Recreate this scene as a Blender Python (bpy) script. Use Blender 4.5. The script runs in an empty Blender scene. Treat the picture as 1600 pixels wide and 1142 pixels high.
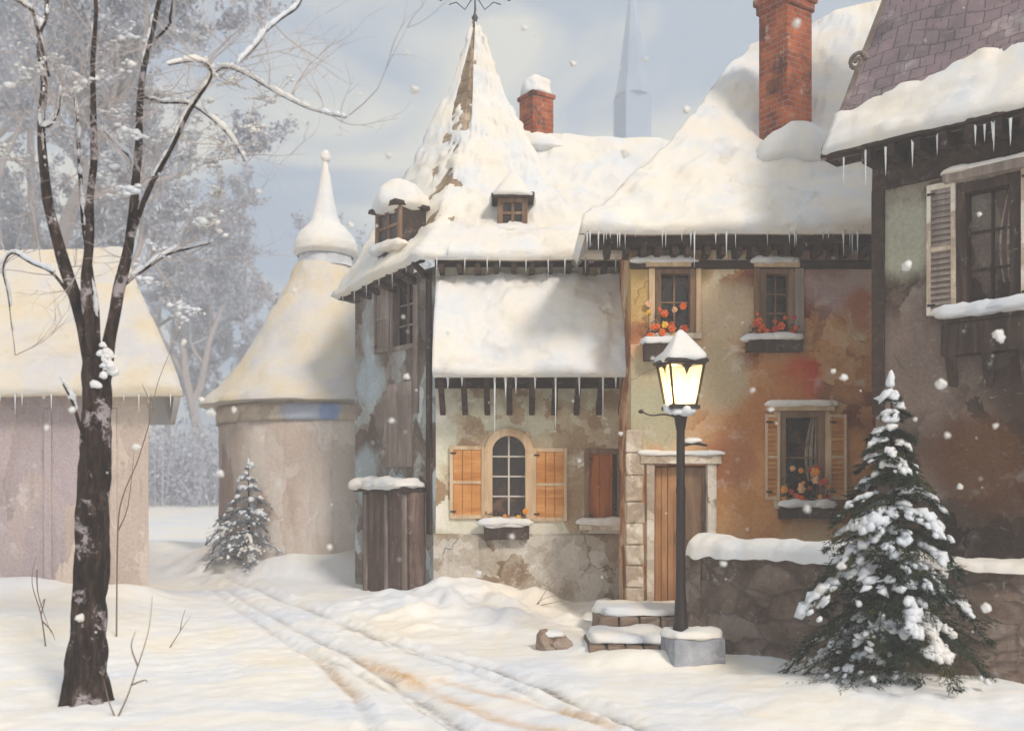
import bpy, bmesh, math, random
from mathutils import Vector, Matrix, noise

R = math.radians
F, CX, HY, EYE = 1600.0, 800.0, 780.0, 1.7
V = Vector
scene = bpy.context.scene
COL = scene.collection
rng = random.Random(7)


def P(px, py, Y):
    return V(((px - CX) / F * Y, Y, EYE + (HY - py) / F * Y))


def XP(px, Y):
    return (px - CX) / F * Y


def ZP(py, Y):
    return EYE + (HY - py) / F * Y


def smooth(a, b, x):
    t = max(0.0, min(1.0, (x - a) / (b - a)))
    return t * t * (3 - 2 * t)


def interp(tab, x):
    if x <= tab[0][0]:
        return tab[0][1]
    for (a, fa), (b, fb) in zip(tab, tab[1:]):
        if x <= b:
            return fa + (fb - fa) * (x - a) / (b - a)
    return tab[-1][1]


def n3(p, s=1.0, seed=0.0):
    return noise.noise(V((p[0] * s + seed * 13.7, p[1] * s - seed * 7.3, p[2] * s + seed * 3.1)))


# ------------------------------------------------------------------ materials
def lin(h):
    h = h.lstrip('#')
    out = []
    for i in (0, 2, 4):
        c = int(h[i:i + 2], 16) / 255
        out.append(c / 12.92 if c <= 0.04045 else ((c + 0.055) / 1.055) ** 2.4)
    return (*out, 1)


class NT:
    def __init__(self, name):
        self.m = bpy.data.materials.new(name)
        self.m.use_nodes = True
        self.t = self.m.node_tree
        self.t.nodes.clear()
        self.out = self.n('ShaderNodeOutputMaterial')
        self.b = self.n('ShaderNodeBsdfPrincipled')
        self.l(self.b.outputs[0], self.out.inputs[0])

    def n(self, typ, **kw):
        n = self.t.nodes.new(typ)
        for k, v in kw.items():
            setattr(n, k, v)
        return n

    def l(self, a, b):
        self.t.links.new(a, b)

    def math(self, op, a, b=None, c=None, clamp=False):
        n = self.n('ShaderNodeMath', operation=op)
        n.use_clamp = clamp
        for i, x in enumerate((a, b, c)):
            if x is None:
                continue
            if isinstance(x, (int, float)):
                n.inputs[i].default_value = x
            else:
                self.l(x, n.inputs[i])
        return n.outputs[0]

    def coord(self, kind='Object'):
        return self.n('ShaderNodeTexCoord').outputs[kind]

    def mapping(self, vec, scale=(1, 1, 1), loc=(0, 0, 0)):
        n = self.n('ShaderNodeMapping')
        n.inputs['Scale'].default_value = scale
        n.inputs['Location'].default_value = loc
        self.l(vec, n.inputs['Vector'])
        return n.outputs[0]

    def noise(self, vec, scale, detail=5, rough=0.55, dist=0.0, col=False):
        n = self.n('ShaderNodeTexNoise')
        n.inputs['Scale'].default_value = scale
        n.inputs['Detail'].default_value = detail
        n.inputs['Roughness'].default_value = rough
        n.inputs['Distortion'].default_value = dist
        self.l(vec, n.inputs['Vector'])
        return n.outputs['Color' if col else 'Fac']

    def voro(self, vec, scale, feature='F1', out='Color'):
        n = self.n('ShaderNodeTexVoronoi', feature=feature)
        n.inputs['Scale'].default_value = scale
        self.l(vec, n.inputs['Vector'])
        return n.outputs[out]

    def warp(self, vec, scale, amt, detail=3):
        c = self.noise(vec, scale, detail, col=True)
        s = self.n('ShaderNodeVectorMath', operation='SUBTRACT')
        self.l(c, s.inputs[0])
        s.inputs[1].default_value = (.5, .5, .5)
        k = self.n('ShaderNodeVectorMath', operation='SCALE')
        self.l(s.outputs[0], k.inputs[0])
        k.inputs['Scale'].default_value = amt
        a = self.n('ShaderNodeVectorMath', operation='ADD')
        self.l(vec, a.inputs[0])
        self.l(k.outputs[0], a.inputs[1])
        return a.outputs[0]

    def ramp(self, fac, stops, interp='LINEAR'):
        n = self.n('ShaderNodeValToRGB')
        cr = n.color_ramp
        cr.interpolation = interp
        while len(cr.elements) < len(stops):
            cr.elements.new(0.5)
        for e, (p, c) in zip(cr.elements, stops):
            e.position = p
            e.color = lin(c) if isinstance(c, str) else (c if len(c) == 4 else (*c, 1))
        self.l(fac, n.inputs[0])
        return n.outputs[0]

    def mix(self, fac, a, b, blend='MIX'):
        n = self.n('ShaderNodeMix', data_type='RGBA', blend_type=blend)
        for sock, x in ((n.inputs[0], fac), (n.inputs[6], a), (n.inputs[7], b)):
            if isinstance(x, (int, float)):
                sock.default_value = x
            elif isinstance(x, str):
                sock.default_value = lin(x)
            elif isinstance(x, tuple):
                sock.default_value = x
            else:
                self.l(x, sock)
        return n.outputs[2]

    def sepx(self, col, ch=0):
        n = self.n('ShaderNodeSeparateColor')
        self.l(col, n.inputs[0])
        return n.outputs[ch]

    def map(self, v, a, b, c=0.0, d=1.0):
        n = self.n('ShaderNodeMapRange', interpolation_type='SMOOTHSTEP')
        self.l(v, n.inputs[0])
        for i, x in enumerate((a, b, c, d)):
            n.inputs[1 + i].default_value = x
        return n.outputs[0]

    def bump(self, h, strength=0.4, dist=0.02):
        n = self.n('ShaderNodeBump')
        n.inputs['Strength'].default_value = strength
        n.inputs['Distance'].default_value = dist
        self.l(h, n.inputs['Height'])
        self.l(n.outputs[0], self.b.inputs['Normal'])

    def fin(self, col, rough=0.8, spec=0.3):
        if isinstance(col, str):
            self.b.inputs['Base Color'].default_value = lin(col)
        else:
            self.l(col, self.b.inputs['Base Color'])
        self.b.inputs['Roughness'].default_value = rough
        self.b.inputs['Specular IOR Level'].default_value = spec
        return self.m


def patchwork(t, co, palette, scale=1.6, zs=1.0, blend=0.5):
    """worn, many-times-patched limewash: big soft areas broken by daubed patches"""
    m = t.mapping(co, (1, 1, zs))
    w = t.warp(m, 1.7, 0.55, 4)
    w2 = t.warp(t.warp(w, 6.0, 0.16, 6), 24.0, 0.05, 5)
    v1 = t.sepx(t.voro(w2, scale))
    v2 = t.sepx(t.voro(t.mapping(w2, (1, 1, 1), (3.3, 1.7, 9.1)), scale * 2.6), 1)
    n1 = t.noise(w, scale * .45, 6, .6)
    n1 = t.map(n1, .3, .7)
    a = t.math('MULTIPLY', v1, .42 * blend * 2)
    a = t.math('MULTIPLY_ADD', v2, .26 * blend * 2, a)
    a = t.math('MULTIPLY_ADD', n1, 1 - .68 * blend * 2, a)
    a = t.map(a, .18, .82)
    return t.ramp(a, palette), w2


def daub(name, palette, scale=1.6, zs=1.0, blend=0.5, patches=(), streak=.25, bump=.5, rough=.85, dust=0.0, cracks=.45):
    """patches: (x, y, z, radius, colour) of repaired, stained or shade-tinted areas in object space"""
    t = NT(name)
    co = t.coord('Object')
    col, w = patchwork(t, co, palette, scale, zs, blend)
    for (x, y, z, r, c) in patches:
        d = t.n('ShaderNodeVectorMath', operation='DISTANCE')
        t.l(t.warp(co, 1.5, r * 1.1, 5), d.inputs[0])
        d.inputs[1].default_value = (x, y, z)
        f = t.map(d.outputs['Value'], r * 1.1, r * .55)
        f = t.math('MULTIPLY', f, .85)
        col = t.mix(f, col, c)
    st = t.noise(t.mapping(co, (5, 5, .5)), 1.6, 6, .65)
    col = t.mix(t.math('MULTIPLY', t.map(st, .52, .8), streak), col, (.06, .05, .045, 1))
    fine = t.noise(co, 26, 8, .75)
    col = t.mix(.38, col, t.ramp(t.map(fine, .3, .7), [(0, (.2, .19, .18, 1)), (1, (.78, .77, .75, 1))]), 'SOFT_LIGHT')
    spk = t.noise(t.warp(co, 9, .1), 11, 9, .8)
    col = t.mix(t.map(spk, .68, .74, 0, .4), col, (.07, .055, .045, 1))
    scr = t.noise(t.mapping(t.warp(co, 2, .3), (1.5, 1.5, 6)), 6, 8, .75)
    col = t.mix(t.map(scr, .60, .68, 0, .35), col, '#d8d0c4')
    if dust:
        dn = t.noise(t.warp(co, 3, .3), 2.2, 8, .7)
        col = t.mix(t.math('MULTIPLY', t.map(dn, .57, .66), dust), col, (.78, .77, .75, 1))
    ck = t.voro(t.warp(t.warp(co, 1.2, .6, 4), 8, .12, 4), .75, 'DISTANCE_TO_EDGE', 'Distance')
    gate = t.map(t.noise(co, .9, 4), .52, .62)
    crack = t.math('MULTIPLY', t.math('MULTIPLY', t.map(ck, .0, .007, 1, 0), gate), cracks * 1.6)
    col = t.mix(t.math('MULTIPLY', crack, .6), col, (.07, .055, .045, 1))
    h = t.math('MULTIPLY_ADD', t.noise(co, 9, 8, .65), 1.0, t.math('MULTIPLY', t.sepx(t.voro(w, scale * 2.2)), .9))
    h = t.math('SUBTRACT', h, t.math('MULTIPLY', crack, 1.5))
    t.bump(h, bump, .03)
    return t.fin(col, rough, .2)


def wood(name, palette, axis=2, scale=1.0, rough=.75, dust=.0, bump=.5):
    t = NT(name)
    co = t.coord('Object')
    sc = [9 * scale] * 3
    sc[axis] = .8 * scale
    g = t.noise(t.mapping(t.warp(co, 2, .12), tuple(sc)), 1.5, 7, .65, .6)
    b = t.noise(co, 2.0, 5, .6)
    a = t.math('MULTIPLY_ADD', g, .65, t.math('MULTIPLY', b, .35))
    col = t.ramp(t.map(a, .28, .72), palette)
    if dust:
        dn = t.noise(t.warp(co, 5, .2), 5, 8, .75)
        col = t.mix(t.math('MULTIPLY', t.map(dn, .58, .68), dust), col, (.75, .74, .73, 1))
    t.bump(g, bump, .015)
    return t.fin(col, rough, .3)


def snow_mat(name, tint_a='#e9e7e4', tint_b='#dde2ea', warm='#efe7da', bump=.5, thin=None):
    t = NT(name)
    co = t.coord('Object')
    n1 = t.noise(t.warp(co, 1.3, .5), 1.1, 6, .6)
    n2 = t.noise(t.warp(co, 2.3, .5), 2.7, 6, .6)
    col = t.ramp(t.map(n1, .32, .68), [(0, tint_b), (.5, tint_a), (1, warm)])
    col = t.mix(t.map(n2, .5, .75, 0, .35), col, '#e8e8ea')
    if thin:   # snow worn so thin that the covering below tints it
        n4 = t.noise(t.warp(co, 1.1, .8, 5), .95, 8, .68)
        n5 = t.noise(t.warp(co, 3, .3), 3.5, 7, .7)
        col = t.mix(t.math('MULTIPLY', t.map(n4, .54, .68), t.map(n5, .38, .6, .05, .42)), col, thin)
    h = t.math('MULTIPLY_ADD', t.noise(co, 110, 6, .8), .5, t.noise(t.warp(co, 4, .05), 8, 9, .72))
    t.bump(h, bump, .06)
    m = t.fin(col, .7, .25)
    t.b.inputs['Subsurface Weight'].default_value = .0
    return m


def brick_mat(name, cols, mortar='#8d8078', scale=1.0, dust=.6):
    t = NT(name)
    uv = t.warp(t.coord('UV'), 6, .02)
    b = t.n('ShaderNodeTexBrick')
    b.inputs['Scale'].default_value = 1
    b.inputs['Brick Width'].default_value = .21 * scale
    b.inputs['Row Height'].default_value = .075 * scale
    b.inputs['Mortar Size'].default_value = .009
    b.inputs['Mortar Smooth'].default_value = .4
    b.inputs['Color1'].default_value = (0, 0, 0, 1)
    b.inputs['Color2'].default_value = (1, 1, 1, 1)
    b.inputs['Mortar'].default_value = (.5, .5, .5, 1)
    t.l(uv, b.inputs['Vector'])
    co = t.coord('Object')
    bl = t.noise(t.warp(co, 3, .3), 2.6, 6, .65)
    a = t.math('MULTIPLY_ADD', t.sepx(b.outputs['Color']), .3, t.math('MULTIPLY', t.map(bl, .3, .7), .7))
    col = t.ramp(a, cols)
    col = t.mix(t.math('MULTIPLY', b.outputs['Fac'], .7), col, mortar)
    dn = t.noise(t.warp(co, 4, .3), 3.4, 8, .72)
    col = t.mix(t.math('MULTIPLY', t.map(dn, .58, .66), dust), col, '#c9b9ae')
    sn_ = t.noise(t.warp(co, 2, .5), 1.7, 7, .65)
    col = t.mix(t.map(sn_, .5, .62, 0, .75), col, '#3a2620')
    h = t.math('SUBTRACT', t.noise(co, 20, 6, .7), b.outputs['Fac'])
    t.bump(h, .6, .02)
    return t.fin(col, .85, .2)


def stone_mat(name, palette, scale=3.0, dust=.5, mortar='#4f463f'):
    t = NT(name)
    uv = t.warp(t.mapping(t.coord('UV'), (.62, 1.15, 1)), 3, .22, 4)
    edge = t.voro(uv, scale, 'DISTANCE_TO_EDGE', 'Distance')
    cell = t.sepx(t.voro(uv, scale))
    co = t.coord('Object')
    bl = t.noise(t.warp(co, 3, .4), 1.8, 7, .65)
    a = t.math('MULTIPLY_ADD', cell, .4, t.math('MULTIPLY', t.map(bl, .3, .7), .6))
    col = t.ramp(a, palette)
    col = t.mix(t.map(edge, .0, .07, .55, 0), col, mortar)
    dn = t.noise(t.warp(co, 4, .4), 2.6, 8, .72)
    col = t.mix(t.math('MULTIPLY', t.map(dn, .56, .66), dust), col, '#cfcac8')
    h = t.math('MULTIPLY_ADD', t.map(edge, 0, .12), .8, t.noise(co, 14, 8, .7))
    t.bump(h, .8, .04)
    return t.fin(col, .88, .2)


def shingle_mat(name, cols, scale=1.0, dust=.4):
    t = NT(name)
    uv = t.warp(t.coord('UV'), 5, .03)
    b = t.n('ShaderNodeTexBrick')
    b.inputs['Scale'].default_value = 1
    b.inputs['Brick Width'].default_value = .17 * scale
    b.inputs['Row Height'].default_value = .16 * scale
    b.inputs['Mortar Size'].default_value = .008
    b.inputs['Mortar Smooth'].default_value = .6
    b.inputs['Color1'].default_value = (0, 0, 0, 1)
    b.inputs['Color2'].default_value = (1, 1, 1, 1)
    t.l(uv, b.inputs['Vector'])
    co = t.coord('Object')
    bl = t.noise(t.warp(co, 2, .4), 1.6, 7, .65)
    a = t.math('MULTIPLY_ADD', t.sepx(b.outputs['Color']), .3, t.math('MULTIPLY', t.map(bl, .3, .7), .7))
    col = t.ramp(a, cols)
    col = t.mix(t.math('MULTIPLY', b.outputs['Fac'], .5), col, (.03, .028, .03, 1))
    dn = t.noise(t.warp(co, 4, .4), 2.4, 8, .72)
    col = t.mix(t.math('MULTIPLY', t.map(dn, .54, .68), dust), col, '#d9d6d4')
    t.bump(t.math('SUBTRACT', t.noise(co, 12, 6, .7), b.outputs['Fac']), .6, .03)
    return t.fin(col, .8, .25)


def plain(name, col, rough=.5, spec=.4, metal=0.0, bump=0.0):
    t = NT(name)
    co = t.coord('Object')
    n = t.noise(co, 14, 6, .65)
    c = t.mix(t.map(n, .35, .75, 0, .35), col, (.5, .48, .46, 1), 'SOFT_LIGHT')
    if bump:
        t.bump(n, bump, .01)
    t.b.inputs['Metallic'].default_value = metal
    return t.fin(c, rough, spec)


def emit(name, col, strength, base='#d8b878'):
    t = NT(name)
    co = t.coord('Object')
    n = t.noise(t.warp(co, 6, .1), 5, 5, .6)
    c = t.ramp(t.map(n, .3, .7), [(0, col[0]), (1, col[1])])
    t.l(c, t.b.inputs['Emission Color'])
    t.b.inputs['Emission Strength'].default_value = strength
    return t.fin(base, .3, .4)


M = {}
M['snow'] = snow_mat('snow')
M['snow_cool'] = snow_mat('snow_cool', '#e0e3e8', '#d6dde8', '#eae6e0')
M['snow_cream'] = snow_mat('snow_cream', '#edeae5', '#e2e5e9', '#efe8dc', .5)
M['roof_snow'] = snow_mat('roof_snow', '#ede9e2', '#dfe3e9', '#f0e8d9', .5, '#b9a58e')
M['roof_snow_far'] = snow_mat('roof_snow_far', '#e0d8cb', '#d6d3d4', '#e2d2b6', .6, '#b79f80')
M['ice'] = plain('ice', '#cfd3d6', .25, .6)

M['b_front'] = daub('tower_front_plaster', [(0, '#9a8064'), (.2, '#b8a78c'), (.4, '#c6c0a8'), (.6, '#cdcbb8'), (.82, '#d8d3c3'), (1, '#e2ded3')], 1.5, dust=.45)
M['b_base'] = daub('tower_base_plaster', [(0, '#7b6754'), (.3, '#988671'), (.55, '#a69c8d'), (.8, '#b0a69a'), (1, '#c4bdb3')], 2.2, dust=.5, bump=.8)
M['b_side_shaded'] = daub('tower_shaded_plaster', [(0, '#5a4c44'), (.3, '#7d726a'), (.55, '#969896'), (.8, '#a9b4b9'), (1, '#c2cacb')], 1.5, .7, dust=.25, patches=[(-2.2, .4, 3.2, .45, '#a9b8c2'), (-2.3, .5, 1.8, .5, '#a3b0b8'), (-1.2, -.8, 3.9, .5, '#4d4039')])  # darker, bluer than the front plaster: the side's shade is painted in
M['c_wall'] = None
M['shingle_brown'] = shingle_mat('brown_shingles', [(0, '#6d5a4a'), (.35, '#8f7a63'), (.7, '#a99479'), (1, '#bca98f')], dust=.5)
M['shingle_purple'] = shingle_mat('slate_shingles', [(0, '#5d5459'), (.35, '#786b70'), (.7, '#86747a'), (1, '#9a8683')], dust=.25)
M['dark_wood'] = wood('dark_wood', [(0, '#211814'), (.5, '#392b24'), (1, '#5d4a3f')], 2, dust=.3)
M['eave_wood'] = wood('eave_wood', [(0, '#1d1512'), (.5, '#32241d'), (1, '#553f34')], 0, dust=.2)
M['orange_wood'] = wood('orange_wood', [(0, '#9a5a24'), (.4, '#b97a3c'), (.75, '#c98f52'), (1, '#d8a870')], 0, .7, dust=.15)
M['rust_wood'] = wood('rust_wood', [(0, '#7d3f14'), (.5, '#a35a22'), (1, '#b9743a')], 2, .7, dust=.12)
M['door_wood'] = wood('door_wood', [(0, '#8a5f3a'), (.5, '#a87a50'), (1, '#bd9169')], 2, .7, dust=.1)
M['grey_wood'] = wood('grey_wood', [(0, '#6d6059'), (.5, '#8e8078'), (1, '#aaa199')], 2, .8, dust=.3)
M['shed_wood'] = wood('shed_wood', [(0, '#43332e'), (.5, '#5f4b44'), (1, '#83716a')], 2, .7, dust=.2)
M['post_wood'] = wood('post_wood', [(0, '#5d4f48'), (.5, '#7b6d66'), (1, '#9a908a')], 2, .7, dust=.2)
M['stone_trim'] = daub('stone_trim', [(0, '#a08f7d'), (.4, '#bdae9c'), (.75, '#cfc3b4'), (1, '#ddd5c9')], 3.0, bump=.4)
M['cream_frame'] = wood('cream_frame', [(0, '#a5896a'), (.5, '#c2a684'), (1, '#d6c0a2')], 2, .6, dust=.15)
M['brown_frame'] = wood('brown_frame', [(0, '#5a4332'), (.5, '#7b604a'), (1, '#9b8167')], 2, .7, dust=.15)
M['white_bar'] = plain('white_bar', '#c4bcb2', .6)
M['glass'] = None
M['iron'] = plain('cast_iron', '#2c2523', .55, .4, .3, .3)
M['lead'] = plain('lead_grey', '#4e4a48', .6, .4, .4)
M['lamp_glass'] = emit('lamp_glass', ('#f3cf93', '#f9e2b6'), .36, '#cbb890')
_t = M['lamp_glass'].node_tree
_tr = _t.nodes.new('ShaderNodeBsdfTransparent')
_mx = _t.nodes.new('ShaderNodeMixShader')
_mx.inputs[0].default_value = .72
_pb = next(n for n in _t.nodes if n.type == 'BSDF_PRINCIPLED')
_ou = next(n for n in _t.nodes if n.type == 'OUTPUT_MATERIAL')
_t.links.new(_tr.outputs[0], _mx.inputs[1])
_t.links.new(_pb.outputs[0], _mx.inputs[2])
_t.links.new(_mx.outputs[0], _ou.inputs[0])
M['brick'] = brick_mat('brick', [(0, '#5c3124'), (.3, '#8a452b'), (.6, '#a9562f'), (.85, '#b9683f'), (1, '#c08462')])
M['brick_dark'] = brick_mat('brick_dark', [(0, '#4d2b22'), (.35, '#7c3f2b'), (.7, '#a04d2e'), (1, '#b07050')])
M['wall_stone'] = stone_mat('wall_stone', [(0, '#4b3d35'), (.3, '#69574c'), (.6, '#857469'), (.85, '#978a82'), (1, '#aba19b')], 3.2, .6)
M['plinth_stone'] = stone_mat('plinth_stone', [(0, '#7b7c82'), (.5, '#9497a0'), (1, '#b2b6be')], 1.2, .4, '#6a6c72')
M['step_stone'] = stone_mat('step_stone', [(0, '#6e5b4d'), (.5, '#8d796a'), (1, '#a8978a')], 2.0, .3)
M['pink_wall'] = daub('pink_wall', [(0, '#84736f'), (.3, '#998b8a'), (.55, '#aa9ea3'), (.8, '#b09f97'), (1, '#c6b8ad')], .8, .35, .5, streak=.4, dust=.3, cracks=0)
M['cot_wall'] = daub('cottage_wall', [(0, '#b3a096'), (.3, '#c6b8ae'), (.6, '#d3c9c2'), (1, '#e0d9d0')], .9, .45, .45, streak=.25, dust=.35, cracks=0)  # extra pale, low contrast: mist put into the wall colour
M['eave_shade_trim'] = daub('eave_shade_trim', [(0, '#b4a698'), (.4, '#c6b9aa'), (1, '#d3c8ba')], 2.5, bump=.2, cracks=0, patches=[(.15, -1.9, 2.75, .55, '#a5b3cb'), (.42, -1.9, 2.7, .22, '#7f9aca')])  # cream band; its blue patches are the eave's shadow put into the colour
M['neck_shade_grey'] = daub('neck_shade_grey', [(0, '#b9bdc6'), (1, '#d0d2d6')], 2.5, bump=.2)  # cool grey paints in the shadow line below the bulb
M['thatch'] = daub('cream_roof', [(0, '#b29c7d'), (.5, '#cbb590'), (1, '#dccaa6')], 1.2)
M['curtain'] = daub('curtain', [(0, '#6a5a4d'), (1, '#a3978a')], 6)
M['leaf_dark'] = plain('leaf_dark', '#5a4228', .7)
M['orange_bloom'] = plain('orange_bloom', '#d9652a', .6)
M['amber_bloom'] = plain('amber_bloom', '#e0932f', .6)
M['pale_bloom'] = plain('pale_bloom', '#e0b088', .6)
M['red_bloom'] = plain('red_bloom', '#b9482a', .6)
M['gold_bloom'] = plain('gold_bloom', '#e5b93a', .6)
M['stem'] = plain('dry_stem', '#8a7458', .8)
M['church'] = daub('church_haze_blue', [(0, '#8d9fb8'), (1, '#9aabc0')], .2)  # stone tinted towards the sky: distance haze put into the colour


def bark_mat():
    t = NT('bark')
    co = t.coord('Object')
    w = t.warp(co, 3, .15)
    g = t.noise(t.mapping(w, (7, 7, 1.1)), 2.2, 8, .7)
    b = t.noise(co, 1.4, 5, .6)
    col = t.ramp(t.map(t.math('MULTIPLY_ADD', g, .7, t.math('MULTIPLY', b, .3)), .3, .7),
                 [(0, '#0e0a08'), (.45, '#241a16'), (.8, '#44362f'), (1, '#6f625c')])
    dn = t.noise(t.warp(co, 6, .25), 3.6, 8, .75)
    col = t.mix(t.map(dn, .545, .60, 0, .85), col, '#a49ca0')
    t.bump(g, .8, .03)
    return t.fin(col, .9, .15)


M['bark'] = bark_mat()
M['frost'] = plain('frosted_twig', '#aaa19f', .85, .1)
M['frost_blue'] = plain('frosted_branch', '#b0b4c0', .85, .1)
M['twig'] = plain('twig', '#7d6d62', .85, .1)


def needle_mat(name, a, b, c):
    t = NT(name)
    co = t.coord('Object')
    n = t.noise(t.warp(co, 4, .3), 3.2, 6, .7)
    col = t.ramp(t.map(n, .32, .68), [(0, a), (.55, b), (1, c)])
    return t.fin(col, .8, .15)


M['needles'] = needle_mat('fir_needles', '#161c16', '#24362a', '#57502f')
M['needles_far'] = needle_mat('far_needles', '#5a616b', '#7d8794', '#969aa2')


def glass_mat():
    t = NT('window_glass')
    co = t.coord('Object')
    n = t.noise(t.warp(co, 3, .5), 3.0, 5, .6)
    col = t.ramp(t.map(n, .35, .75), [(0, '#120d0a'), (.6, '#33241a'), (1, '#6a4a30')])
    return t.fin(col, .22, .5)


M['glass'] = glass_mat()


# ------------------------------------------------------------------ objects
def root_of(o):
    while o.parent:
        o = o.parent
    return o


def add_uv(bm):
    uv = bm.loops.layers.uv.new('UVMap')
    for f in bm.faces:
        n = f.normal
        h = V((-n.y, n.x, 0))
        if h.length < .1:
            h = V((1, 0, 0))
        h.normalize()
        w = n.cross(h)
        if w.z < 0:
            w = -w
        if abs(w.z) < .05:
            w = V((0, 1, 0))
        for lp in f.loops:
            c = lp.vert.co
            lp[uv].uv = (c.dot(h), c.dot(w))


def obj(name, bm, mat, parent=None, smooth=False, base=None, uv=False, bevel=0, solid=0, kind=None):
    off = root_of(parent).location.copy() if parent else (V(base) if base is not None else V((0, 0, 0)))
    bmesh.ops.translate(bm, vec=-off, verts=bm.verts)
    bm.normal_update()
    if uv:
        add_uv(bm)
    me = bpy.data.meshes.new(name)
    bm.to_mesh(me)
    bm.free()
    if mat:
        me.materials.append(M[mat] if isinstance(mat, str) else mat)
    if smooth:
        for p in me.polygons:
            p.use_smooth = True
    o = bpy.data.objects.new(name, me)
    COL.objects.link(o)
    if parent:
        o.parent = parent
    else:
        o.location = off
    if solid:
        s = o.modifiers.new('Solidify', 'SOLIDIFY')
        s.thickness = solid
        s.offset = -1
    if bevel:
        b = o.modifiers.new('Bevel', 'BEVEL')
        b.width = bevel
        b.segments = 2
        b.limit_method = 'ANGLE'
    if kind:
        o['kind'] = kind
    return o


def tag(o, label, cat, group=None):
    o['label'] = label
    o['category'] = cat
    if group:
        o['group'] = group
    return o


def thing(name, label, cat, loc, group=None):
    o = bpy.data.objects.new(name, None)
    o.empty_display_size = .2
    COL.objects.link(o)
    o.location = loc
    return tag(o, label, cat, group)


def BM():
    return bmesh.new()


class Fr:
    """a wall plane: origin o, direction u along it, outward normal n"""

    def __init__(self, o, u):
        self.o = V((o[0], o[1], 0))
        self.u = V((u[0], u[1], 0)).normalized()
        self.n = V((self.u.y, -self.u.x, 0))

    def pt(self, u, z, d=0.0):
        p = self.o + self.u * u + self.n * d
        p.z = z
        return p

    def up(self, px, d=0.0):
        """distance along the wall at which the photograph's column px meets it"""
        o = self.o + self.n * d
        k = (px - CX) / F
        return (k * o.y - o.x) / (self.u.x - k * self.u.y)

    def zp(self, px, py, d=0.0):
        u = self.up(px, d)
        return ZP(py, (self.o + self.u * u + self.n * d).y)


def hexa(bm, c8):
    v = [bm.verts.new(c) for c in c8]
    for f in ((0, 3, 2, 1), (4, 5, 6, 7), (0, 1, 5, 4), (1, 2, 6, 5), (2, 3, 7, 6), (3, 0, 4, 7)):
        bm.faces.new([v[i] for i in f])


def wbox(bm, fr, u0, u1, z0, z1, d0, d1, j=0.0):
    """box on a wall frame, d outward; j makes hand-cut edges"""
    c = []
    for z in (z0, z1):
        for (u, d) in ((u0, d1), (u1, d1), (u1, d0), (u0, d0)):
            p = fr.pt(u, z, d)
            if j:
                p += V((rng.uniform(-j, j), rng.uniform(-j, j), rng.uniform(-j, j)))
            c.append(p)
    hexa(bm, c)


def cbox(bm, c, s, rz=0.0, taper=1.0, tilt=None):
    m = Matrix.Rotation(rz, 3, 'Z')
    if tilt is not None:
        m = m @ tilt
    pts = []
    for z, k in ((-.5, 1), (.5, taper)):
        for x, y in ((-.5, -.5), (.5, -.5), (.5, .5), (-.5, .5)):
            pts.append(V(c) + m @ V((x * s[0] * k, y * s[1] * k, z * s[2])))
    hexa(bm, pts)


def tube(bm, pts, rad, seg=8, jit=0.0, cap=True):
    pts = [V(p) for p in pts]
    n = len(pts)
    rings = []
    prev = None
    for i, p in enumerate(pts):
        d = (pts[min(i + 1, n - 1)] - pts[max(i - 1, 0)])
        if d.length < 1e-6:
            d = V((0, 0, 1))
        d.normalize()
        a = prev if prev is not None else V((1, .13, .07))
        a = a - d * a.dot(d)
        if a.length < 1e-3:
            a = V((.1, 1, .2)) - d * V((.1, 1, .2)).dot(d)
        a.normalize()
        prev = a
        b = d.cross(a)
        r = rad[i] if not isinstance(rad, (int, float)) else rad
        ring = []
        for k in range(seg):
            t = 2 * math.pi * k / seg
            q = p + (a * math.cos(t) + b * math.sin(t)) * (r * (1 + (n3(p + V((k * 1.3, 0, 0)), 3.0, 2) * jit if jit else 0)))
            ring.append(bm.verts.new(q))
        rings.append(ring)
    for r0, r1 in zip(rings, rings[1:]):
        for k in range(seg):
            bm.faces.new((r0[k], r0[(k + 1) % seg], r1[(k + 1) % seg], r1[k]))
    if cap and seg > 2:
        bm.faces.new(rings[0][::-1])
        bm.faces.new(rings[-1])


def spline(pts, n=4):
    """Catmull-Rom through the points"""
    pts = [V(p) for p in pts]
    out = []
    for i in range(len(pts) - 1):
        p0, p1, p2, p3 = pts[max(i - 1, 0)], pts[i], pts[i + 1], pts[min(i + 2, len(pts) - 1)]
        for k in range(n):
            t = k / n
            out.append(.5 * ((2 * p1) + (p2 - p0) * t + (2 * p0 - 5 * p1 + 4 * p2 - p3) * t * t + (3 * p1 - p0 - 3 * p2 + p3) * t ** 3))
    out.append(pts[-1])
    return out


def lathe(bm, c, prof, seg=16, sx=1.0, rz=0.0):
    rings = []
    for (r, z) in prof:
        rings.append([bm.verts.new(V(c) + V((r * math.cos(rz + 2 * math.pi * k / seg) * sx, r * math.sin(rz + 2 * math.pi * k / seg), z))) for k in range(seg)])
    for a, b in zip(rings, rings[1:]):
        for k in range(seg):
            bm.faces.new((a[k], a[(k + 1) % seg], b[(k + 1) % seg], b[k]))
    bm.faces.new(rings[0][::-1])
    bm.faces.new(rings[-1])


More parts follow.
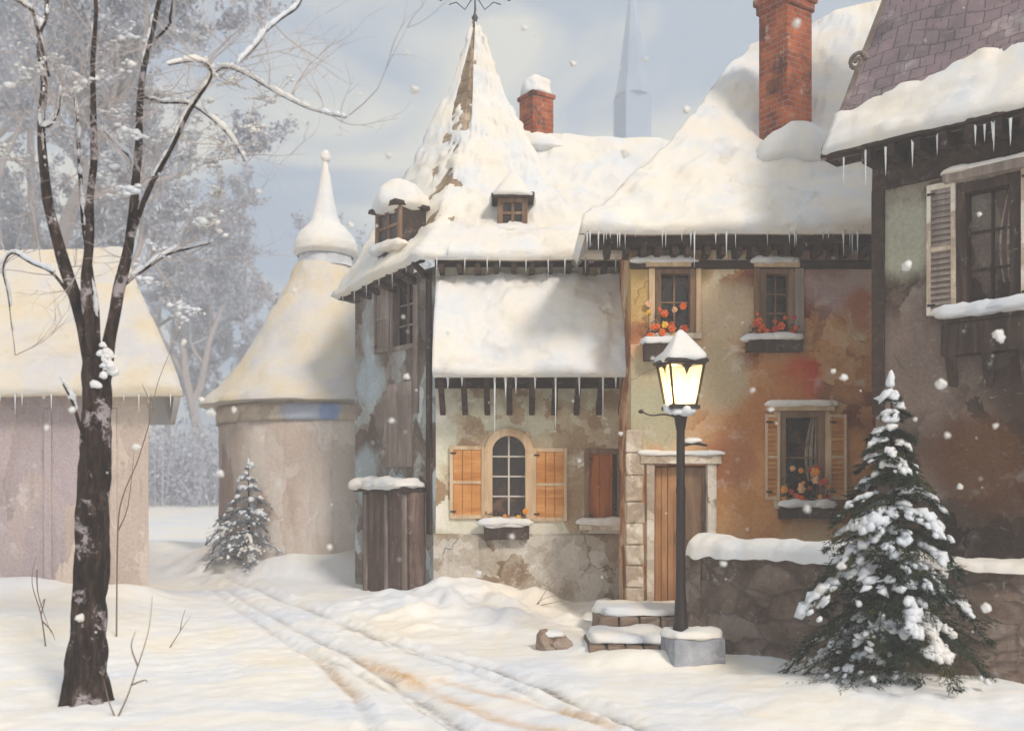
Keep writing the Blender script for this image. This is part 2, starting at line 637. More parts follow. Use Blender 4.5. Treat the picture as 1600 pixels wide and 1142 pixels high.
def lump(bm, c, s, mat3=None, boxy=.6, amp=.12, sc=3.0, seed=0.0, sub=3, flat=True):
    """a heap of snow: full sizes s, boxy 0 round..1 square, lying flat on its base"""
    t = bmesh.new()
    bmesh.ops.create_icosphere(t, subdivisions=sub, radius=1)
    m = mat3 or Matrix.Identity(3)
    for v in t.verts:
        d = v.co.normalized()
        k = max(abs(d.x), abs(d.y), abs(d.z))
        q = d.lerp(d / k, boxy * .75)
        if flat and q.z < 0:
            q.z *= .35
        q = V((q.x * s[0] / 2, q.y * s[1] / 2, q.z * s[2] * (.75 if flat else .5)))
        w = m @ q + V(c)
        nn = n3(w, sc, seed) * amp * min(s) * 2 + n3(w, sc * 3, seed + 3) * amp * min(s) * .9
        v.co = w + (m @ d) * nn
    mp = {}
    for v in t.verts:
        mp[v] = bm.verts.new(v.co)
    for f in t.faces:
        bm.faces.new([mp[v] for v in f.verts])
    t.free()


def fr_mat(fr):
    return Matrix((fr.u, -fr.n, V((0, 0, 1)))).transposed()


def ledge_snow(fr, u0, u1, z, d, th, parent, seed, name='snow', back=0.03, mat='snow', n=None):
    """snow lying along a ledge: overlapping heaps in one mesh"""
    bm = BM()
    r = random.Random(seed)
    L = u1 - u0
    n = n or max(1, int(L / (th * 4)))
    lump(bm, fr.pt((u0 + u1) / 2, z + th * .12, d / 2 - back / 2), (L, d + back, th * 1.0), fr_mat(fr), .85, .14, 5, seed, 4)
    for i in range(n):
        u = u0 + L * (i + .5 + r.uniform(-.3, .3)) / n
        w = L / n * r.uniform(.8, 1.5)
        u = min(max(u, u0 + w * .42), u1 - w * .42)
        lump(bm, fr.pt(u, z + th * r.uniform(.05, .35), d / 2 + r.uniform(-.01, .03)), (w, d * r.uniform(.8, 1.15), th * r.uniform(.7, 1.15)), fr_mat(fr), .5, .2, 6, seed + i, 3)
    return obj(name, bm, mat, parent, smooth=True)


def facade(bm, fr, u0, u1, z0, z1, openings=(), step=.16, depth=.16, amp=.012, seed=0):
    us, zs = {u0, u1}, {z0, z1}
    for (a, b, c, d) in openings:
        us |= {a, b}
        zs |= {c, d}

    def fill(s):
        s = sorted(s)
        out = [s[0]]
        for a, b in zip(s, s[1:]):
            if b - a < 1e-5:
                continue
            k = max(1, int(math.ceil((b - a) / step)))
            out += [a + (b - a) * (i + 1) / k for i in range(k)]
        return out
    us, zs = fill(us), fill(zs)
    g = {}
    for i, u in enumerate(us):
        for j, z in enumerate(zs):
            p = fr.pt(u, z)
            edge = any(abs(u - x) < 1e-4 for o in openings for x in o[:2]) or i in (0, len(us) - 1)
            a = amp * (.3 if edge else 1)
            g[i, j] = bm.verts.new(fr.pt(u, z, n3(p, 1.6, seed) * a * 1.5 + n3(p, 5, seed) * a * .7))
    for i in range(len(us) - 1):
        for j in range(len(zs) - 1):
            cu, cz = (us[i] + us[i + 1]) / 2, (zs[j] + zs[j + 1]) / 2
            if any(a < cu < b and c < cz < d for (a, b, c, d) in openings):
                continue
            bm.faces.new((g[i, j], g[i + 1, j], g[i + 1, j + 1], g[i, j + 1]))
    for (a, b, c, d) in openings:
        q = [(a, c), (b, c), (b, d), (a, d)]
        for (p0, p1) in zip(q, q[1:] + q[:1]):
            bm.faces.new([bm.verts.new(x) for x in (fr.pt(*p1, .0), fr.pt(*p0, .0), fr.pt(*p0, -depth), fr.pt(*p1, -depth))])
        bm.faces.new([bm.verts.new(fr.pt(u, z, -depth)) for (u, z) in q])


def wall_poly(bm, pts, z0, z1, step=.3, amp=.01, seed=0):
    """plain side walls through plan points"""
    for a, b in zip(pts, pts[1:]):
        fr = Fr(a, (b[0] - a[0], b[1] - a[1]))
        facade(bm, fr, 0, math.hypot(b[0] - a[0], b[1] - a[1]), z0, z1, (), step, .1, amp, seed)


def grid_rings(rings, nu, nv):
    """rings: eave upward, each left to right; nu columns per panel, nv rows per band"""
    cols = len(rings[0]) - 1
    nu = [nu] * cols if isinstance(nu, int) else nu
    nv = [nv] * (len(rings) - 1) if isinstance(nv, int) else nv
    G = []
    for k in range(len(rings) - 1):
        for r in range(nv[k] + (1 if k == len(rings) - 2 else 0)):
            t = r / nv[k]
            row = [rings[k][i].lerp(rings[k + 1][i], t) for i in range(cols + 1)]
            line = []
            for i in range(cols):
                for c in range(nu[i] + (1 if i == cols - 1 else 0)):
                    line.append(row[i].lerp(row[i + 1], c / nu[i]))
            G.append(line)
    return G


def grid_normals(G):
    nr, nc = len(G), len(G[0])
    N = []
    for r in range(nr):
        row = []
        for c in range(nc):
            du = G[r][min(c + 1, nc - 1)] - G[r][max(c - 1, 0)]
            dv = G[min(r + 1, nr - 1)][c] - G[max(r - 1, 0)][c]
            if du.length < 1e-4:
                rr = max(r - 1, 0)
                du = G[rr][min(c + 1, nc - 1)] - G[rr][max(c - 1, 0)]
            n = du.cross(dv)
            row.append(n.normalized() if n.length > 1e-9 else V((0, 0, 1)))
        N.append(row)
    return N


def grid_mesh(bm, G, flip=False):
    vs = [[bm.verts.new(p) for p in row] for row in G]
    for r in range(len(G) - 1):
        for c in range(len(G[0]) - 1):
            f = (vs[r][c], vs[r][c + 1], vs[r + 1][c + 1], vs[r + 1][c])
            bm.faces.new(f[::-1] if flip else f)
    return vs


def roof(rings, nu, nv, parent, mat, th, snow_mat_='snow', bump=.02, thick=.09, seed=0, overhang=.05, sides=(True, True)):
    G = grid_rings(rings, nu, nv)
    N = grid_normals(G)
    bm = BM()
    G2 = [[p + N[r][c] * (n3(p, 1.2, seed) * bump) for c, p in enumerate(row)] for r, row in enumerate(G)]
    grid_mesh(bm, G2)
    ro = obj('roof', bm, mat, parent, uv=True, solid=thick)
    nr, nc = len(G), len(G[0])
    S = []
    for r in range(nr):
        row = []
        for c in range(nc):
            p = G2[r][c]
            t = th(p, r / (nr - 1), c / (nc - 1)) + n3(p, 2.2, seed + 5) * .03 + n3(p, 6, seed + 9) * .014 + n3(p, 13, seed + 11) * .008
            if t > .03:
                e = n3(p, 1.5, seed + 15) + .45 * n3(p, 5, seed + 16) + .2 * n3(p, 14, seed + 17)
                t += .030 * smooth(.02, .09, e) - .022 * smooth(-.22, -.30, e)
            q = p + N[r][c] * t
            if r == 0 and t > 0:
                o = V((N[r][c].x, N[r][c].y, 0))
                q = p + N[r][c] * (t * .55) + o * (overhang + n3(p, 3, seed + 2) * .04 + n3(p, 9, seed + 2) * .02) + V((0, 0, -.02 - abs(n3(p, 4, seed + 3)) * .07 - abs(n3(p, 11, seed + 4)) * .03))
            row.append(q)
        if sides[0] and row:
            row.insert(0, G2[r][0] - N[r][0] * .03)
        if sides[1] and row:
            row.append(G2[r][-1] - N[r][-1] * .03)
        S.append(row)
    first = []
    for c, q in enumerate(S[0]):
        cc = min(max(c - (1 if sides[0] else 0), 0), nc - 1)
        first.append(G2[0][cc] - V((0, 0, .04)) - N[0][cc] * .03)
    S.insert(0, first)
    bm = BM()
    grid_mesh(bm, S)
    so = obj('snow', bm, snow_mat_, ro, smooth=True)
    return ro, so, G2


ICE = []
for k in range(4):
    bm = BM()
    r = random.Random(k)
    pts = [V((r.uniform(-.08, .08) * t, r.uniform(-.08, .08) * t, -t)) for t in (0, .25, .5, .75, 1)]
    tube(bm, pts, [1.0, .72, .5, .3, .05], 6)
    me = bpy.data.meshes.new('icicle')
    bm.to_mesh(me)
    bm.free()
    me.materials.append(M['ice'])
    for p in me.polygons:
        p.use_smooth = True
    ICE.append(me)


def icicle(p, length, rad, parent):
    o = bpy.data.objects.new('icicle', rng.choice(ICE))
    COL.objects.link(o)
    o.parent = parent
    o.location = V(p) - root_of(parent).location
    o.scale = (rad, rad, length)
    o.rotation_euler = (0, 0, rng.uniform(0, 6))
    return o


def shutter(fr, u0, u1, z0, z1, mat, parent, d=.012, rail=.05, slats=False, frame_mat=None, label=None):
    """one leaf: rails and stiles round boards or slats"""
    bm = BM()
    t = .035
    if slats:
        z = z0 + rail
        while z < z1 - rail - .02:
            c = [fr.pt(u, zz, dd) for (zz, dd) in ((z, d + t), (z + .055, d + .006)) for u in (u0 + rail, u1 - rail)]
            c2 = [p + V((0, 0, -.012)) for p in c]
            hexa(bm, [c2[0], c2[1], c2[3], c2[2], c[0], c[1], c[3], c[2]])
            z += .06
    else:
        n = max(2, int(round((u1 - u0 - 2 * rail) / .13)))
        w = (u1 - u0 - 2 * rail) / n
        for i in range(n):
            wbox(bm, fr, u0 + rail + w * i + .003, u0 + rail + w * (i + 1) - .003, z0 + rail, z1 - rail, d, d + t * .55, .002)
    o = obj('shutter', bm, mat, parent, bevel=.004, uv=True)
    if label:
        o['label'] = label
    bm = BM()
    for (a, b, c, e) in ((u0, u0 + rail, z0, z1), (u1 - rail, u1, z0, z1), (u0 + rail, u1 - rail, z0, z0 + rail * 1.2), (u0 + rail, u1 - rail, z1 - rail * 1.2, z1),
                         (u0 + rail, u1 - rail, (z0 + z1) / 2 - rail * .5, (z0 + z1) / 2 + rail * .5)):
        wbox(bm, fr, a, b, c, e, d - .002, d + t, .003)
    obj('frame', bm, frame_mat or mat, o, bevel=.004)
    for z in (z0 + .1, z1 - .1):
        bm = BM()
        wbox(bm, fr, u0 + .01, u0 + .09, z - .012, z + .012, d + t, d + t + .006)
        obj('hinge', bm, 'iron', o)
    return o


def window(fr, u0, u1, z0, z1, parent, depth=.12, fmat='brown_frame', bars=(1, 2), fw=.055, sill=True, bar_mat=None, proud=.02, sill_mat='stone_trim', curtain=False):
    bm = BM()
    for (a, b, c, e) in ((u0 - .02, u0 + fw, z0 - .02, z1 + .02), (u1 - fw, u1 + .02, z0 - .02, z1 + .02), (u0 + fw, u1 - fw, z0 - .02, z0 + fw), (u0 + fw, u1 - fw, z1 - fw, z1 + .02)):
        wbox(bm, fr, a, b, c, e, -depth + .004, proud, .004)
    w = obj('window', bm, fmat, parent, bevel=.006, uv=True)
    bm = BM()
    bm.faces.new([bm.verts.new(fr.pt(u, z, -depth + .03)) for (u, z) in ((u0, z0), (u1, z0), (u1, z1), (u0, z1))])
    obj('pane', bm, 'glass', w)
    bm = BM()
    for i in range(1, bars[0] + 1):
        u = u0 + fw + (u1 - u0 - 2 * fw) * i / (bars[0] + 1)
        wbox(bm, fr, u - .012, u + .012, z0 + fw, z1 - fw, -depth + .035, -depth + .065)
    for i in range(1, bars[1] + 1):
        z = z0 + fw + (z1 - z0 - 2 * fw) * i / (bars[1] + 1)
        wbox(bm, fr, u0 + fw, u1 - fw, z - .011, z + .011, -depth + .034, -depth + .06)
    obj('glazing_bar', bm, bar_mat or fmat, w)
    if curtain:
        bm = BM()
        G = []
        for j in range(9):
            t = j / 8
            z = z1 - fw - (z1 - z0 - 2 * fw) * t * .8
            G.append([fr.pt(u1 - fw - (u1 - u0) * (.12 + .16 * math.sin(t * 2.6)) * (1 - i / 8), z, -depth + .036 + .01 * math.sin(i * 1.7)) for i in range(9)])
        grid_mesh(bm, G)
        obj('curtain', bm, 'curtain', w, smooth=True)
    if sill:
        bm = BM()
        wbox(bm, fr, u0 - .09, u1 + .09, z0 - .09, z0 - .015, -.05, .1, .004)
        obj('sill', bm, sill_mat, w, bevel=.01)
    return w


def flower_box(label, fr, u0, u1, z, parent_seed, d=.13, h=.16, colors=('orange_bloom', 'red_bloom'), n=9, tall=.28, box_mat='dark_wood', snow=.09):
    r = random.Random(parent_seed)
    t = thing('flower_box', label, 'flower box', fr.pt((u0 + u1) / 2, z - h, d / 2), 'flower boxes under the windows')
    bm = BM()
    wbox(bm, fr, u0, u1, z - h, z, .005, d + .05, .008)
    obj('box', bm, box_mat, t, bevel=.01)
    bm = BM()
    for i in range(150):
        u = r.uniform(u0 + .02, u1 - .02)
        zz = z + abs(r.gauss(0, .45)) * tall * .8
        p = fr.pt(u, zz, d * r.uniform(.2, .9))
        a = V((r.uniform(-1, 1), r.uniform(-1, .3), r.uniform(-.6, 1))).normalized()
        b = a.cross(V((r.uniform(-1, 1), r.uniform(-1, 1), r.uniform(-1, 1)))).normalized()
        L, W = r.uniform(.03, .06), r.uniform(.012, .022)
        bm.faces.new([bm.verts.new(q) for q in (p - a * L * .5, p + b * W, p + a * L * .5, p - b * W)])
    obj('foliage', bm, 'leaf_dark', t)
    for i in range(n):
        u = r.uniform(u0 + .04, u1 - .04)
        p = fr.pt(u, z + .04 + r.random() ** 1.3 * tall, d * r.uniform(.3, 1.0))
        bm = BM()
        k = r.uniform(.024, .05)
        for q in range(6):
            a = q * 1.05
            lump(bm, p + fr.u * math.cos(a) * k * .7 + V((0, 0, math.sin(a) * k * .7)) + fr.n * r.uniform(0, .015), (k, k, k * 1.1), None, .1, .15, 9, q, 1, False)
        lump(bm, p + fr.n * .02, (k * .9, k * .9, k * .9), None, 0, .1, 9, i, 1, False)
        obj('blossom', bm, r.choice(colors), t, smooth=True)
    ledge_snow(fr, u0 - .03, u1 + .03, z - .01, d + .06, snow, t, parent_seed + 3, back=0)
    return t


# ------------------------------------------------------------------ ground
ruts = []


def base_gz(x, y):
    z = .62 * smooth(9.0, 21.0, y)
    # ploughed bank along the house fronts
    z += .17 * math.exp(-((x + 1.2) / 1.1) ** 2 - ((y - 14.2) / .8) ** 2)
    z += .12 * math.exp(-((x + .1) / 1.2) ** 2 - ((y - 13.2) / .6) ** 2)
    z += .10 * math.exp(-((x - .75) / .6) ** 2 - ((y - 12.2) / .8) ** 2)
    z += .16 * math.exp(-((x - 3.3) / 1.2) ** 2 - ((y - 8.9) / .9) ** 2)
    z += .25 * math.exp(-((x + 6) / 2.2) ** 2 - ((y - 12.5) / 1.6) ** 2)
    z -= .20 * math.exp(-((x - 1.4) / 1.3) ** 2 - ((y - 13.0) / 1.6) ** 2)
    z += .22 * math.exp(-((y - 13.95) / .6) ** 2) * smooth(-4.3, -5.3, x) * (1 + 1.2 * n3((x, y, 0), .9, 33))
    dc = math.hypot(x + 3.5, y - 19.2)
    z += .30 * math.exp(-((dc - 2.0) / .45) ** 2) * (1 + 1.0 * n3((x, y, 0), .8, 34))
    z += .13 * math.exp(-((y - 14.35) / .35) ** 2) * smooth(-1.6, -.9, x) * smooth(1.6, 1.2, x) * (1 + 1.6 * n3((x, y, 0), 1.7, 35))
    z += .15 * math.exp(-((x - 1.5) / .7) ** 2 - ((y - 10.45) / .3) ** 2)
    z += .12 * math.exp(-((x - .95) / .35) ** 2 - ((y - 11.2) / .6) ** 2)
    z += 1.1 * smooth(24, 56, y)
    z += .30 * math.exp(-((x + 7.4) / 1.5) ** 2 - ((y - 19) / 4.0) ** 2)
    return z


def on_ground(px, py):
    k = (HY - py) / F
    lo, hi = 2.0, 60.0
    for _ in range(60):
        m = (lo + hi) / 2
        if EYE + k * m > base_gz(XP(px, m), m):
            lo = m
        else:
            hi = m
    return V((XP(px, lo), lo, base_gz(XP(px, lo), lo)))


RUTS = [
    ([(262, 872), (330, 890), (400, 920), (480, 950), (560, 983), (650, 1012), (760, 1040), (860, 1076), (940, 1106), (1020, 1146), (1120, 1200), (1300, 1320)], .10, .075, 1.0, 'dark'),
    ([(256, 878), (320, 905), (430, 962), (520, 1010), (590, 1048), (660, 1090), (740, 1146), (820, 1215), (900, 1300)], .09, .06, .7, 'dark'),
    ([(248, 884), (300, 900), (390, 962), (470, 1016), (530, 1062), (565, 1100), (584, 1146), (600, 1230)], .07, .05, .5, 'dark'),
    ([(560, 1030), (630, 1056), (700, 1086), (760, 1112), (840, 1132), (900, 1150), (1000, 1190)], .10, .02, .85, 'tan'),
    ([(690, 1062), (760, 1078), (850, 1100), (905, 1116), (960, 1142)], .07, .015, .7, 'tan'),
    ([(500, 1035), (535, 1062), (560, 1085)], .06, .01, .6, 'tan'),
    ([(420, 985), (500, 1030), (600, 1072), (680, 1120), (740, 1160)], .05, .03, .5, 'dark'),
    ([(520, 975), (640, 1020), (740, 1052), (830, 1085), (930, 1130)], .05, .03, .55, 'dark'),
]
RW = []
for pts, w, dep, k, kind in RUTS:
    q = [on_ground(*p) for p in pts]
    RW.append((spline(q, 6), w, dep, k, kind))


def build_ground():
    def lines(a, b, step, lo, hi):
        s = [a + step * i for i in range(int((b - a) / step) + 1)]
        x, d = s[-1], step
        while x < hi:
            d *= 1.35
            x += d
            s.append(min(x, hi))
        x, d = s[0], step
        while x > lo:
            d *= 1.35
            x -= d
            s.insert(0, max(x, lo))
        return s
    xs = lines(-6.5, 4.6, .038, -80, 80)
    ys = lines(6.6, 15.5, .038, -12, 110)
    import collections
    cell = collections.defaultdict(list)
    for ri, (line, w, dep, k, kind) in enumerate(RW):
        for a, b in zip(line, line[1:]):
            m = (a + b) / 2
            rad = (a - b).length / 2 + w * 3.2
            for i in range(int((m.x - rad) // .5), int((m.x + rad) // .5) + 1):
                for j in range(int((m.y - rad) // .5), int((m.y + rad) // .5) + 1):
                    cell[i, j].append((ri, a, b))
    me = bpy.data.meshes.new('ground')
    verts, dark, tan = [], [], []
    for y in ys:
        for x in xs:
            z = base_gz(x, y)
            p = V((x, y, 0))
            z += n3(p, .55, 1) * .05 + n3(p, 1.4, 2) * .03 + n3(p, 4.5, 3) * .016 + n3(p, 11, 4) * .009 * (1 + n3(p, .8, 14))
            bank = n3(p, 2.6, 8)
            z += (max(0, bank) * .22 + max(0, n3(p, 6, 18)) * .07) * math.exp(-((y - 13.6) / 1.3) ** 2) * smooth(-3, -1, x) * smooth(2.2, 1, x)
            dk = tn = 0.0
            best = {}
            for (ri, a, b) in cell.get((int(x // .5), int(y // .5)), ()):
                ax, ay, bx, by = a.x, a.y, b.x, b.y
                L2 = (bx - ax) ** 2 + (by - ay) ** 2 or 1e-9
                t = max(0, min(1, ((x - ax) * (bx - ax) + (y - ay) * (by - ay)) / L2))
                d = math.hypot(x - ax - t * (bx - ax), y - ay - t * (by - ay))
                if d < best.get(ri, 9):
                    best[ri] = d
            for ri, d in best.items():
                _, w, dep, k, kind = RW[ri]
                d2 = d + n3(p, 7, ri) * .03
                g = math.exp(-(d2 / w) ** 2)
                ridge = math.exp(-((d2 - w * 1.9) / (w * .6)) ** 2)
                z += -dep * .75 * g + dep * .26 * ridge * (1 + 1.0 * n3(p, 6, ri + 4) + .5 * n3(p, 15, ri))
                br = .55 + .8 * n3(V((x, y, ri)), 1.6, 6)
                near = smooth(16, 9, y)
                if kind == 'dark':
                    dk = max(dk, math.exp(-(d2 / (w * .55)) ** 2) * k * max(.2, br + .3) * (.35 + .65 * near))
                else:
                    tn = max(tn, g * k * max(.15, br + .2))
            verts.append((x, y, z))
            dark.append(dk)
            tan.append(tn)
    nx = len(xs)
    faces = []
    for j in range(len(ys) - 1):
        for i in range(nx - 1):
            a = j * nx + i
            faces.append((a, a + 1, a + nx + 1, a + nx))
    me.from_pydata(verts, [], faces)
    at = me.attributes.new('slush', 'FLOAT', 'POINT')
    at.data.foreach_set('value', dark)
    at = me.attributes.new('earth', 'FLOAT', 'POINT')
    at.data.foreach_set('value', tan)
    me.polygons.foreach_set('use_smooth', [True] * len(faces))
    t = NT('snow_street')
    co = t.coord('Object')
    n1 = t.noise(t.warp(co, .8, .9), .55, 6, .6)
    v1 = t.sepx(t.voro(t.warp(t.warp(co, 1.1, .7), 6, .12), .9))
    a = t.math('MULTIPLY_ADD', v1, .35, t.math('MULTIPLY', t.map(n1, .3, .7), .65))
    col = t.ramp(a, [(0, '#d9dfe9'), (.35, '#e6e7e9'), (.65, '#ece9e2'), (1, '#efe5d3')])
    at1 = t.n('ShaderNodeAttribute', attribute_name='slush')
    at2 = t.n('ShaderNodeAttribute', attribute_name='earth')
    streak = t.noise(co, 16, 6, .7)
    f1 = t.math('MULTIPLY', at1.outputs['Fac'], t.map(streak, .25, .7, .35, 1.2), clamp=True)
    f2 = t.math('MULTIPLY', at2.outputs['Fac'], t.map(streak, .3, .7, .6, 1.4), clamp=True)
    col = t.mix(f2, col, '#cda470')
    col = t.mix(f1, col, '#7b726b')
    h = t.math('MULTIPLY_ADD', t.noise(co, 40, 5, .7), .25, t.noise(co, 5, 8, .6))
    t.bump(h, .35, .06)
    me.materials.append(t.fin(col, .75, .2))
    o = bpy.data.objects.new('ground', me)
    COL.objects.link(o)
    o['kind'] = 'structure'
    return o


build_ground()


def gz(x, y):
    p = V((x, y, 0))
    return base_gz(x, y) + n3(p, .55, 1) * .05 + n3(p, 1.4, 2) * .03


# ------------------------------------------------------------------ tower house (middle)
def tower_house():
    YF = 14.5
    P0, P1, P2 = (XP(555, 16.2), 16.2), (XP(681, YF), YF), (1.64, YF)
    t = thing('tower_house', 'pale plaster house under a tall snowy pointed roof with two dormers', 'house', (0, 15.5, .3))
    fr = Fr(P1, (1, 0))
    W = P2[0] - P1[0]
    z1 = 5.0
    zb = fr.zp(800, 838)
    aw = (fr.up(764), fr.up(826), fr.zp(800, 812), fr.zp(800, 676))
    rw = (fr.up(915), fr.up(971), fr.zp(940, 818), fr.zp(940, 703))
    bm = BM()
    facade(bm, fr, 0, W, zb, z1, [aw, rw], seed=1)
    obj('wall', bm, 'b_front', t, smooth=True, uv=True)
    bm = BM()
    frp = Fr((P1[0] - .03, P1[1] - .05), (1, 0))
    facade(bm, frp, 0, W + .03, -.3, zb + .02, (), .12, .1, .03, 4)
    G = [[frp.pt((W + .03) * i / 20, zb + .02, n3(frp.pt((W + .03) * i / 20, zb + .02), 1.6, 4) * .045) for i in range(21)],
         [fr.pt(-.03 + (W + .03) * i / 20, zb + .05, -.02) for i in range(21)]]
    grid_mesh(bm, G)
    obj('plinth', bm, 'b_base', t, smooth=True)
    # shaded side wall and the back
    L = math.hypot(P1[0] - P0[0], P1[1] - P0[1])
    fs = Fr(P0, (P1[0] - P0[0], P1[1] - P0[1]))
    bm = BM()
    sw = (fs.up(612), fs.up(650), fs.zp(630, 545), fs.zp(630, 437))
    facade(bm, fs, 0, L, -.3, z1, [sw], seed=3)
    obj('side_wall', bm, 'b_side_shaded', t, smooth=True)
    bm = BM()
    wall_poly(bm, [(P2[0], P2[1]), (1.64, 18.5), (-2.2, 18.5), P0], -.3, z1)
    obj('back_wall', bm, 'b_side_shaded', t)
    window(fs, *sw, t, depth=.14, bars=(1, 2), fmat='post_wood', sill=False)
    shutter(fs, fs.up(588), fs.up(611), sw[2], sw[3], 'post_wood', t)
    # timber uprights and faint boarded panel on the side wall
    for px in (651, 672):
        bm = BM()
        u = fs.up(px)
        wbox(bm, fs, u - .06, u + .06, 2.95 if px == 651 else 1.2, 4.95, -.02, .035, .01)
        obj('timber', bm, 'dark_wood' if px == 672 else 'post_wood', t, bevel=.01)
    bm = BM()
    wbox(bm, fs, fs.up(604), fs.up(644), fs.zp(625, 730), fs.zp(625, 598), -.02, .02, .006)
    obj('panel', bm, 'grey_wood', t, bevel=.01)
    # arched window
    w = window(fr, *aw, t, depth=.13, fmat='cream_frame', bars=(1, 3), bar_mat='white_bar', fw=.05, sill=False)
    bm = BM()
    r_out, uc = (aw[1] - aw[0]) / 2 + .07, (aw[0] + aw[1]) / 2
    rin = (aw[1] - aw[0]) / 2 - .045
    zs = aw[3] - (aw[1] - aw[0]) / 2 + .0
    n = 18
    for (ra, rb, d0, d1) in ((rin, r_out, -.1, .05),):
        ring = []
        for i in range(n + 1):
            a = math.pi * i / n
            c, s = math.cos(a), math.sin(a)
            ring.append([fr.pt(uc + c * rr, zs + s * rr, d) for (rr, d) in ((ra, d0), (ra, d1), (rb, d1), (rb, d0))])
        vs = [[bm.verts.new(p) for p in q] for q in ring]
        for a, b in zip(vs, vs[1:]):
            for k in range(4):
                bm.faces.new((a[k], b[k], b[(k + 1) % 4], a[(k + 1) % 4]))
        bm.faces.new(vs[0]); bm.faces.new(vs[-1][::-1])
    wbox(bm, fr, uc - r_out, uc - rin, aw[2], zs, -.1, .05, .004)
    wbox(bm, fr, uc + rin, uc + r_out, aw[2], zs, -.1, .05, .004)
    obj('arch', bm, 'cream_frame', w, bevel=.008)
    bm = BM()
    prev = None
    for sgn in (-1, 1):  # plaster spandrels close the square corners behind the arch
        for i in range(9):
            a0, a1 = math.pi / 2 * i / 9, math.pi / 2 * (i + 1) / 9
            q = [fr.pt(uc + sgn * math.cos(a) * (rin + .02), zs + math.sin(a) * (rin + .02), -.03) for a in (a0, a1)]
            q += [fr.pt(uc + sgn * (rin + .09), zs + math.sin(a) * (rin + .1) + .02 * i / 9, -.03) for a in (a1, a0)]
            bm.faces.new([bm.verts.new(p) for p in q])
        
    obj('spandrel', bm, 'b_front', w)
    for a, b, c, d in ((703, 757, 810, 697), (833, 886, 814, 700)):
        shutter(fr, fr.up(a), fr.up(b), fr.zp(a, c), fr.zp(a, d), 'orange_wood', t, frame_mat='cream_frame', rail=.045)
    w = window(fr, *rw, t, depth=.1, fmat='brown_frame', bars=(0, 0), sill=True)
    shutter(fr, rw[0] + .01, fr.up(957), rw[2] + .02, rw[3] - .02, 'rust_wood', t, d=-.05, rail=.04)
    ledge_snow(fr, fr.up(912), fr.up(976), rw[2] - .01, .13, .1, w, 21)
    # corner quoins
    # pent roof across the front, deep in snow
    zt, zl = fr.zp(800, 436), ZP(584, 13.75)
    dl = YF - 13.75
    prof = [(0, 0.0), (.25, .14), (.5, .33), (.75, .60), (1, 1.0)]
    rings = []
    u0, u1 = -.02, W + .0
    for v, s in prof:
        d = dl * (1 - s) + .03
        rings.append([fr.pt(u0 + .04, zl + (zt - zl) * v, d), fr.pt(u1, zl + (zt - zl) * v, d)])

    def th(p, v, c):
        return .13 * (1 - .45 * v) + .05 * n3(p, 1.4, 21)
    pent = roof(rings, 70, [10, 10, 10, 9], t, 'shingle_brown', th, 'snow_cream', seed=11, thick=.07)[0]
    pent.name = 'pent_roof'
    bm = BM()
    for i in range(9):
        u = u0 + .12 + (W - .2) * i / 8
        c = [fr.pt(u - .04, zl + .05, dl - .06), fr.pt(u + .04, zl + .05, dl - .06), fr.pt(u + .04, zl - .5, .0), fr.pt(u - .04, zl - .5, .0)]
        c2 = [p + V((0, 0, .09)) for p in c]
        bm = BM()
        hexa(bm, c + c2)
        obj('bracket', bm, 'eave_wood', pent, bevel=.01)
    bm = BM()
    wbox(bm, fr, -.01, W, zl - .12, zl + .02, .0, .1, .005)
    obj('beam', bm, 'eave_wood', t, bevel=.01)
    bm = BM()
    wbox(bm, fr, -.01, W, zt + .17, zt + .3, -.01, .06, .005)
    obj('beam', bm, 'eave_wood', t, bevel=.01)
    for k, (a, b, y0, y1) in enumerate(((700, 0, 590, 612), (773, 0, 588, 690), (790, 0, 590, 625), (806, 0, 590, 618), (868, 0, 600, 690), (905, 0, 600, 632), (942, 0, 600, 680), (962, 0, 600, 620), (722, 0, 590, 606), (836, 0, 592, 614))):
        u = fr.up(a, dl)
        icicle(fr.pt(u, zl - .03, dl + .02), (y1 - y0) * 13.7 / F, .014 + .012 * rng.random(), pent)
    # main roof: wing with a level ridge, running right behind the next house
    ZE = 5.06

    def xr(z, Y, tab):
        return XP(interp(tab, HY - (z - EYE) * F / Y), Y)
    rings = []
    for v, s in [(0, 0), (.12, .2), (.3, .42), (.55, .67), (.8, .87), (1, 1)]:
        z = ZE + (7.5 - ZE) * v
        Y = 14.08 + (16.4 - 14.08) * s
        rings.append([V((XP(700, 14.08) + .9 * v, Y, z)), V((3.4, Y, z - .18 * v))])

    def thw(p, v, c):
        return .09 + .04 * n3(p, 1.1, 31) - .02 * smooth(.2, 0, v)
    ro, so, G = roof(rings, 90, 9, t, 'shingle_brown', thw, 'roof_snow', seed=12, sides=(False, False))
    bm = BM()
    grid_mesh(bm, [[V((-.3, 16.4, 7.5)), V((3.4, 16.4, 7.32))], [V((-.3, 18.9, 5.0)), V((3.4, 18.9, 5.0))]], True)
    obj('roof', bm, 'snow_cream', t, solid=.06)
    for k in range(9):
        px = 690 + 33 * k + rng.uniform(-8, 8)
        icicle(V((XP(px, 14.05), 14.04, ZE - .05)), rng.uniform(.1, .3), .012, ro)
    # spire
    A = V((XP(742, 16.5), 16.5, ZP(34, 16.5)))
    left = [(34, 741), (52, 736), (88, 724), (140, 704), (196, 677), (252, 648), (330, 604), (400, 560), (455, 524)]
    hip = [(34, 742), (88, 736), (168, 729), (228, 721), (290, 704), (333, 689), (370, 672), (399, 655), (430, 640)]
    right = [(34, 743), (60, 757), (116, 774), (165, 795), (207, 814), (260, 842), (330, 880), (410, 930)]
